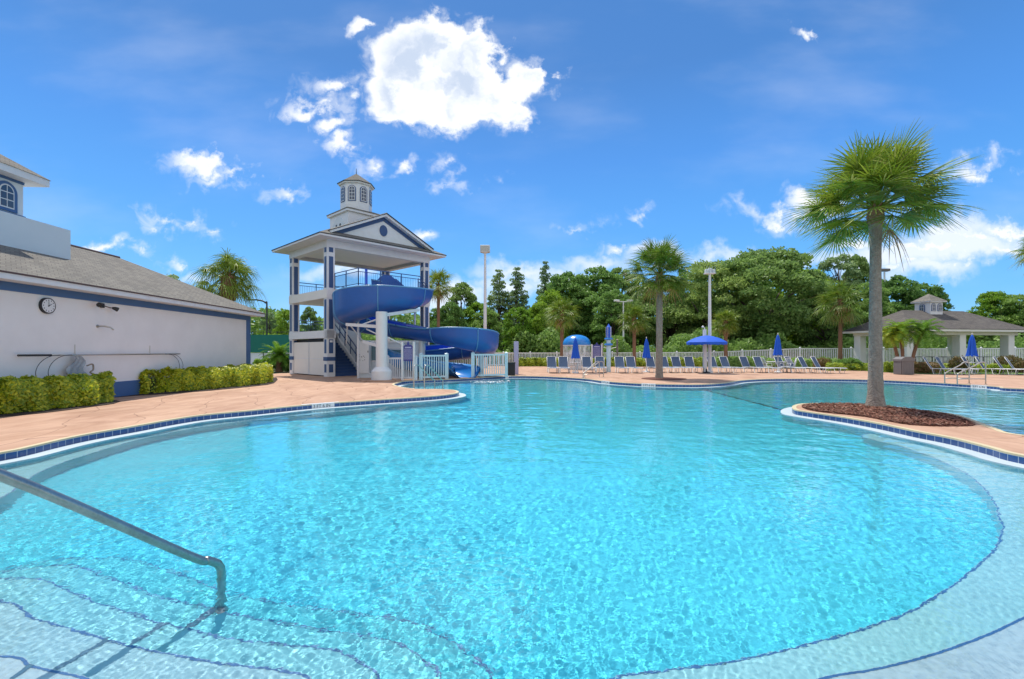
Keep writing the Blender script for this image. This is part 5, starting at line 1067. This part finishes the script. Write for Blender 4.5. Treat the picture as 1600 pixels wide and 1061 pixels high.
# sago palm and pygmy date palms
def feather(name, loc, label, h, r, n, Ln, nl, ll, seed, el0, el1, droop, lean=(0,0), leaf='bright', cat='palm tree', bark='bark2', lw=.018):
    rng = random.Random(seed); o = thing(name, loc, label, cat); trunk_mesh(h, [(0,r*1.3),(.2,r),(.9,r*1.05),(1,r*1.2)], rng, lean, 12, 14, .07).build('trunk', M[bark], o, 'all')
    V, Fc = pinnate(rng, n, Ln, nl, lw, ll, el0, el1, droop, (lean[0],lean[1],h)); raw('crown', V, Fc, LEAF[leaf], o); return o
feather('sago_palm', xy(436,33.5)+(0,), 'sago palm with stiff arching leaves beside the white tower', 1.2, .2, 42, 1.45, 30, .28, 31, 75, -18, 6, leaf='bright', lw=.022)
feather('date_palm', xy(1424,31.5)+(0,), 'leaning pygmy date palm in front of the pavilion, right trunk', 2.75, .10, 50, 1.40, 40, .30, 32, 80, -22, 8, (.75,0), lw=.010)
feather('date_palm', xy(1411,31.8)+(0,), 'pygmy date palm with upright middle trunk before the pavilion', 2.8, .10, 50, 1.35, 40, .30, 33, 80, -22, 8, (-.15,0), lw=.010)
feather('date_palm', xy(1404,32)+(0,), 'pygmy date palm leaning left before the pavilion', 2.5, .10, 46, 1.2, 38, .28, 34, 80, -22, 8, (-.5,0), leaf='lime', lw=.010)
# ------------------------------------------------------------------ trees
def crown_pts(rng, kind, n):
    """leaf centres and outward normals of a crown built from many leafy clumps"""
    C = []; Nn = []
    if kind == 'oak': nl = 70; L_ = [(rng.normal(0,1,3)) for _ in range(nl)]
    lobes = []
    K = dict(oak=(130,5.6,5.6,4.4,6.6,1.15), broad=(120,3.7,3.7,5.2,6.2,.95), tall=(110,2.5,2.5,5.6,7.0,.75), cypress=(170,2.4,2.4,6.5,7.4,.50), pine=(34,2.2,2.2,3.2,9.6,.8), bush=(30,1.6,1.6,1.0,1.0,.62))[kind]
    for i in range(K[0]):
        v = rng.normal(size=3); v /= np.linalg.norm(v); rr = rng.uniform(.45,1.0)**.6
        if kind in ('cypress',):
            z = rng.uniform(-1,1); a = rng.uniform(0,6.28); w = ((1-z)/2)**.75*.95+.12; rr = rng.uniform(.1,1)**.5; p = np.array([K[1]*w*rr*math.cos(a), K[2]*w*rr*math.sin(a), K[4]+K[3]*z]); s = K[5]*(.6+.7*w)
        elif kind == 'tall':
            z = rng.uniform(-1,1); a = rng.uniform(0,6.28); w = math.sqrt(max(1-abs(z)**2.2,0)); p = np.array([K[1]*w*rr*math.cos(a), K[2]*w*rr*math.sin(a), K[4]+K[3]*z]); s = K[5]*(.6+.5*w)
        else: p = np.array([v[0]*K[1], v[1]*K[2], K[4]+v[2]*K[3]*(1 if v[2] > 0 else .95)])*np.array([rr,rr,1])+np.array([0,0,0]); s = K[5]*rng.uniform(.6,1.25)
        lobes.append((p, s))
    per = np.array([s*s for _, s in lobes]); per = (per/per.sum()*n).astype(int)
    cen = np.array([0,0,K[4]])
    for (p, s), m in zip(lobes, per):
        d = rng.normal(size=(m,3)); d /= np.linalg.norm(d,axis=1)[:,None]; d[:,2] = np.where(d[:,2] < -.2, -d[:,2]*.6, d[:,2])
        r_ = s*(.62+.38*rng.uniform(size=m)**.5)*(1+.18*np.sin(d[:,0]*7+p[0])*np.sin(d[:,1]*6+p[1]*2))
        C.append(p+d*r_[:,None]*np.array([1,1,.8])); Nn.append(d)
    return np.concatenate(C), np.concatenate(Nn), lobes
def tree_proto(kind, seed, n, size, leaf, h, tr):
    rng = np.random.default_rng(seed); o = thing(kind+'_proto', (0,0,0), 'x', 'tree'); C, Nn, lobes = crown_pts(rng, kind, n)
    if C[:,2].min() < .05: C[:,2] = np.maximum(C[:,2], .1)
    a, b = rand_leaves(rng, C, Nn, size, .55, .62); quad_mesh('crown', C, a, b, LEAF[leaf], o)
    mb = MB(); rr = random.Random(seed); tz = h*(.5 if kind in ('oak','broad') else .93)
    mb.tube([(0,0,0),(rr.uniform(-.2,.2),rr.uniform(-.2,.2),tz*.4),(rr.uniform(-.3,.3),rr.uniform(-.3,.3),tz)], [tr*1.25,tr,tr*.35], 8)
    for p, s in lobes[:22]:
        z0 = tz*rr.uniform(.35,.9); mb.tube([(0,0,z0),(p[0]*.5,p[1]*.5,z0*.4+p[2]*.6),(p[0],p[1],max(p[2],z0))], [tr*.45,tr*.25,tr*.08], 5)
    mb.build('trunk', M['treebark'], o, 'all'); return o
protos = dict(
 oak=[tree_proto('oak', 41, 34000, .15, 'oak', 11, .34)],
 broad=[tree_proto('broad', 42, 26000, .16, 'darkleaf', 11.4, .24), tree_proto('broad', 43, 26000, .16, 'bright', 11.4, .22)],
 tall=[tree_proto('tall', 44, 20000, .15, 'oak', 12.6, .2), tree_proto('tall', 49, 20000, .15, 'bright', 12.6, .2)],
 cypress=[tree_proto('cypress', 45, 13000, .13, 'cypress', 13.8, .18)],
 pine=[tree_proto('pine', 46, 5500, .15, 'cypress', 12.8, .14)],
 bush=[tree_proto('bush', 47, 7000, .10, 'darkleaf', 2.0, .05), tree_proto('bush', 48, 7000, .10, 'bright', 2.0, .05)])
topz = dict(oak=12.0, broad=12.2, tall=13.3, cypress=14.2, pine=13.4, bush=2.4)
usedp = set()
nm = dict(oak='oak_tree', broad='broadleaf_tree', tall='slender_tree', cypress='cypress_tree', pine='pine_tree', bush='shrub')
TL = [  # kind, variant, px, top py, Y, width factor, label
 ('oak',0,1110,407,57,1.0,'broad oak crown behind the light mast and open umbrella'),('oak',0,1195,388,55,1.12,'largest oak of the wood, left of the big palm'),('oak',0,1045,436,60,.9,'oak half hidden behind the far deck palm'),
 ('broad',1,1262,418,58,.8,'bright green tree between the great oak and the big palm'),('oak',0,1290,458,52,.8,'low spreading oak left of the big palm trunk'),
 ('broad',0,930,415,62,1.05,'dense dark tree behind the spray post'),('broad',0,885,422,62,.95,'dense dark tree behind the water mushroom'),('broad',1,862,450,58,.75,'bright tree left of the water mushroom'),
 ('cypress',0,852,407,66,.8,'narrow cypress with ragged top left of the dense trees'),('cypress',0,779,420,60,1.1,'left one of the twin cypresses beside the tall light mast'),('cypress',0,808,417,60,1.1,'right one of the twin cypresses beside the tall light mast'),
 ('broad',1,810,478,50,.9,'bright tree in front of the twin cypresses'),('broad',1,845,470,52,.85,'bright tree right below the twin cypresses'),('broad',0,760,480,54,.9,'dark tree behind the foot of the tall light mast'),
 ('tall',0,722,436,58,.95,'slender tree between tower and tall light mast'),('broad',0,705,470,50,.8,'dark tree just right of the tower roof'),('broad',1,745,470,56,.8,'bright tree left of the tall light mast'),
 ('tall',0,970,413,66,.95,'slender airy tree behind the thin light mast'),('tall',1,1000,432,66,.9,'bright slender tree left of the far deck palm'),('broad',0,960,450,56,.9,'dark tree behind the thin light mast foot'),
 ('pine',0,1308,393,66,.95,'tall thin pine left of the big palm trunk'),('tall',0,1338,391,68,.6,'thin round topped tree beside the big palm trunk'),
 ('broad',0,1352,440,56,.9,'dark tree behind the big palm trunk'),('broad',0,1400,428,60,1.0,'dark tree left behind the pavilion roof'),('broad',0,1440,440,60,.95,'dark tree behind the pavilion cupola'),('tall',0,1462,445,64,.7,'slender dark tree right behind the pavilion cupola'),
 ('broad',1,1500,505,54,.9,'bright tree low behind the pavilion'),('broad',0,1530,500,58,.9,'dark tree low behind the middle of the pavilion'),('broad',1,1552,453,66,.9,'bright tree behind the right roof slope of the pavilion'),('broad',0,1590,458,64,1.0,'dark tree at the right edge behind the pavilion'),('broad',1,1640,462,62,1.0,'tree crown entering at the right edge above the pavilion'),
 ('broad',1,448,482,60,.7,'bright tree seen left of the tower columns'),('tall',0,484,476,56,.8,'airy tree seen through the tower left opening'),('pine',0,420,486,70,.9,'sparse pine behind the street lamp'),('broad',1,410,515,62,.7,'low bright tree behind the green windscreen'),
 ('pine',0,265,424,60,.9,'pine top just above the pool house roof'),('broad',0,650,505,52,.9,'dark tree behind the slide'),('broad',0,590,505,54,.9,'dark tree behind the tower stairs'),('broad',0,540,520,56,.9,'dark tree behind the pump cabinet'),
 ('broad',0,680,480,60,.8,'dark tree right behind the tower column'),('tall',1,905,425,68,.8,'bright slender tree behind the dense dark pair'),('broad',1,1230,400,66,.8,'bright tree top behind the great oak'),('broad',0,1160,400,68,.9,'dark crown filling between the two oaks'),('broad',0,1080,425,68,.9,'dark crown behind the light mast head'),
]
rt_ = random.Random(9)
for kind, var, px, py, Y, wf, lab in TL:
    x, y = xy(px, Y); h = CAMH+(HY-py)/F*Y; pr = protos[kind][var]; key = (kind, var)
    o = pr if key not in usedp else copy_tree(pr)
    s = h/topz[kind]
    usedp.add(key); o.name = nm[kind]; place(o, (x,y,0), rt_.uniform(0,6.28), (s*wf if kind != 'pine' else s, s*wf if kind != 'pine' else s, s), lab, 'trees of the wood behind the fence'); o['category'] = 'tree'
# ------------------------------------------------------------------ understorey, planting strips
def shrubs(rows, grp, size=1.0):
    for kind, var, px, Y, s, lab in rows:
        key = ('bush', var); pr = protos['bush'][var]; o = pr if key not in usedp else copy_tree(pr); usedp.add(key)
        x, y = xy(px, Y); o.name = 'shrub'; place(o, (x,y,0), rt_.uniform(0,6.28), s, lab, grp); o['category'] = 'shrub'
shrubs([('bush',0,442,37,.55,'dark shrub between the sago palm and the tower'),('bush',1,412,36,.42,'green shrub at the corner of the pool house'),('bush',0,452,34,.4,'low dark shrub at the tower foot'),
 ('bush',0,1330,36,.4,'dark shrub left of the left pavilion column'),('bush',0,1285,38,.42,'rounded shrub in front of the shaggy palm')], 'shrubs near the buildings')
def shrub_own(px, Y, r, h, leaf, label, n=2600, seed=1, size=.05):
    rng = np.random.default_rng(seed); x, y = xy(px, Y); o = thing('shrub', (x,y,0), label, 'shrub')
    d = rng.normal(size=(n,3)); d /= np.linalg.norm(d,axis=1)[:,None]; q = (.7+.3*rng.uniform(size=n))[:,None]*(1+.12*np.sin(d[:,[0]]*6+seed)*np.sin(d[:,[1]]*7))
    C = d*q*np.array([r,r,h*.5])+np.array([0,0,h*.5]); a, b = rand_leaves(rng, C, d, size, .6, .5); quad_mesh('foliage', C, a, b, LEAF[leaf], o)
    mb = MB()
    for k in range(7): g = k*.9; mb.tube([(0,0,0),(r*.6*math.cos(g),r*.6*math.sin(g),h*.7)], .015, 4)
    mb.build('stems', M['treebark'], o); return o
shrub_own(1498,32.5,.52,1.15,'rust','round rust tinted shrub left of the closed pavilion umbrella',seed=3)
shrub_own(1577,33,.75,1.2,'rust','wide rust tinted shrub before the right pavilion column',3400,5)
shrub_own(1560,31.2,.42,.62,'lime','small lime shrub behind the pavilion loungers',1800,6)
shrub_own(1285,37,.65,.95,'rust','grey brown rounded shrub left of the shaggy palm foot',2600,7)
shrub_own(1599,32,.5,.8,'rust','rust tinted shrub at the right edge of the pavilion',1800,8)
def strip(px0, px1, Yf, Yb, h, leaf, label, n, size, seed, name='low_hedge', cat='low hedge'):
    k = max(3, int((px1-px0)/40)+2); fr_ = [Vector(xy(px0+(px1-px0)*i/(k-1), Yf+.25*math.sin(i*1.7))+(0,)) for i in range(k)]; bk = [Vector(xy(px0+(px1-px0)*i/(k-1), Yb)+(0,)) for i in range(k)]
    return hedge(name, fr_, bk, h, label, LEAF[leaf], n, size, seed, cat, 'low hedges in front of the far fence', .14)
strip(808,872,45.0,45.7,.72,'lime','low lime hedge between lilac post and mushroom',3000,.09,61)
strip(925,1018,44.6,45.6,.75,'lime','low lime hedge behind the spray post',3800,.09,62)
strip(1035,1110,44.2,45.4,.75,'lime','low lime hedge right of the far deck palm',3200,.09,63)
strip(1112,1195,41.5,44.2,.85,'darkleaf','low dark hedge behind the open umbrella',4500,.10,64)
strip(1200,1330,39.5,42.5,.72,'darkleaf','low dark hedge behind the white table and loungers',6000,.10,65)
strip(1292,1356,35.4,36.6,.5,'lime','low lime hedge at the left pavilion column',3200,.07,66)
strip(1382,1402,33.0,34.0,.6,'lime','lime hedge piece right of the big palm trunk',1600,.07,67)
strip(1428,1466,31.6,33,.62,'rust','green and rust hedge between bin and pavilion loungers',3200,.07,68)
strip(1466,1600,32.6,33.6,.5,'lime','low lime hedge behind the pavilion loungers',5000,.07,69)
# lawn in front of the pavilion and the dark floor of the wood
lawn = mat('lawn', (.10,.17,.03), .95, var=.3, vs=1.5, var2=.3, bs=25, bump=.6, bd=.03)
bed('lawn', [P(1285,574.6),P(1340,578.6),P(1400,582.6),P(1450,584.2),P(1600,585),Vector((38,32,0)),Vector((40,42,0)),Vector((28,42,0))], lawn, .012, 3)
bed('planting_bed', [P(800,570.8),P(900,570.8),P(1000,570.8),P(1100,570.4),P(1200,570.8),Vector((24,43.2,0)),Vector((16,45.9,0)),Vector((0,45.9,0))], M['mulch'], .014, 2)
rng = np.random.default_rng(77)
def mass(name, n, x0, x1, y0, y1, zf, leaf, size, label):
    x = rng.uniform(x0,x1,n); y = rng.uniform(y0,y1,n); top = zf(x,y); z = top*rng.uniform(0,1,n)**.8
    C = np.column_stack([x,y,z]); d = np.column_stack([rng.normal(size=n)*.5, -np.ones(n)*.8, rng.uniform(0,1,n)]); a, b = rand_leaves(rng, C, d, size, .7, .6)
    return tag(quad_mesh(name, C, a, b, LEAF[leaf]), label, None, None, 'stuff')
mass('undergrowth', 60000, -16, 62, 47.5, 52, lambda x,y: 2.4+1.3*np.sin(x*.55)*np.sin(x*.21+1)+.6*np.sin(x*1.9), 'darkleaf', .17, 'dense dark undergrowth of the wood behind the fence')
mass('undergrowth', 9000, -36, -17, 50, 54, lambda x,y: 2.6+.8*np.sin(x*.9), 'bright', .16, 'undergrowth behind the green windscreen')
mass('woods', 42000, -50, 95, 76, 84, lambda x,y: 7.5+1.6*np.sin(x*.23)+1.0*np.sin(x*.61+1)+.8*np.sin(x*1.7), 'darkleaf', .38, 'far part of the wood closing the view behind the trees')
for k, prs in protos.items():
    for i, pr in enumerate(prs):
        if (k, i) not in usedp:
            for ch in [c for c in COL.objects if c.parent == pr]: bpy.data.objects.remove(ch)
            bpy.data.objects.remove(pr)
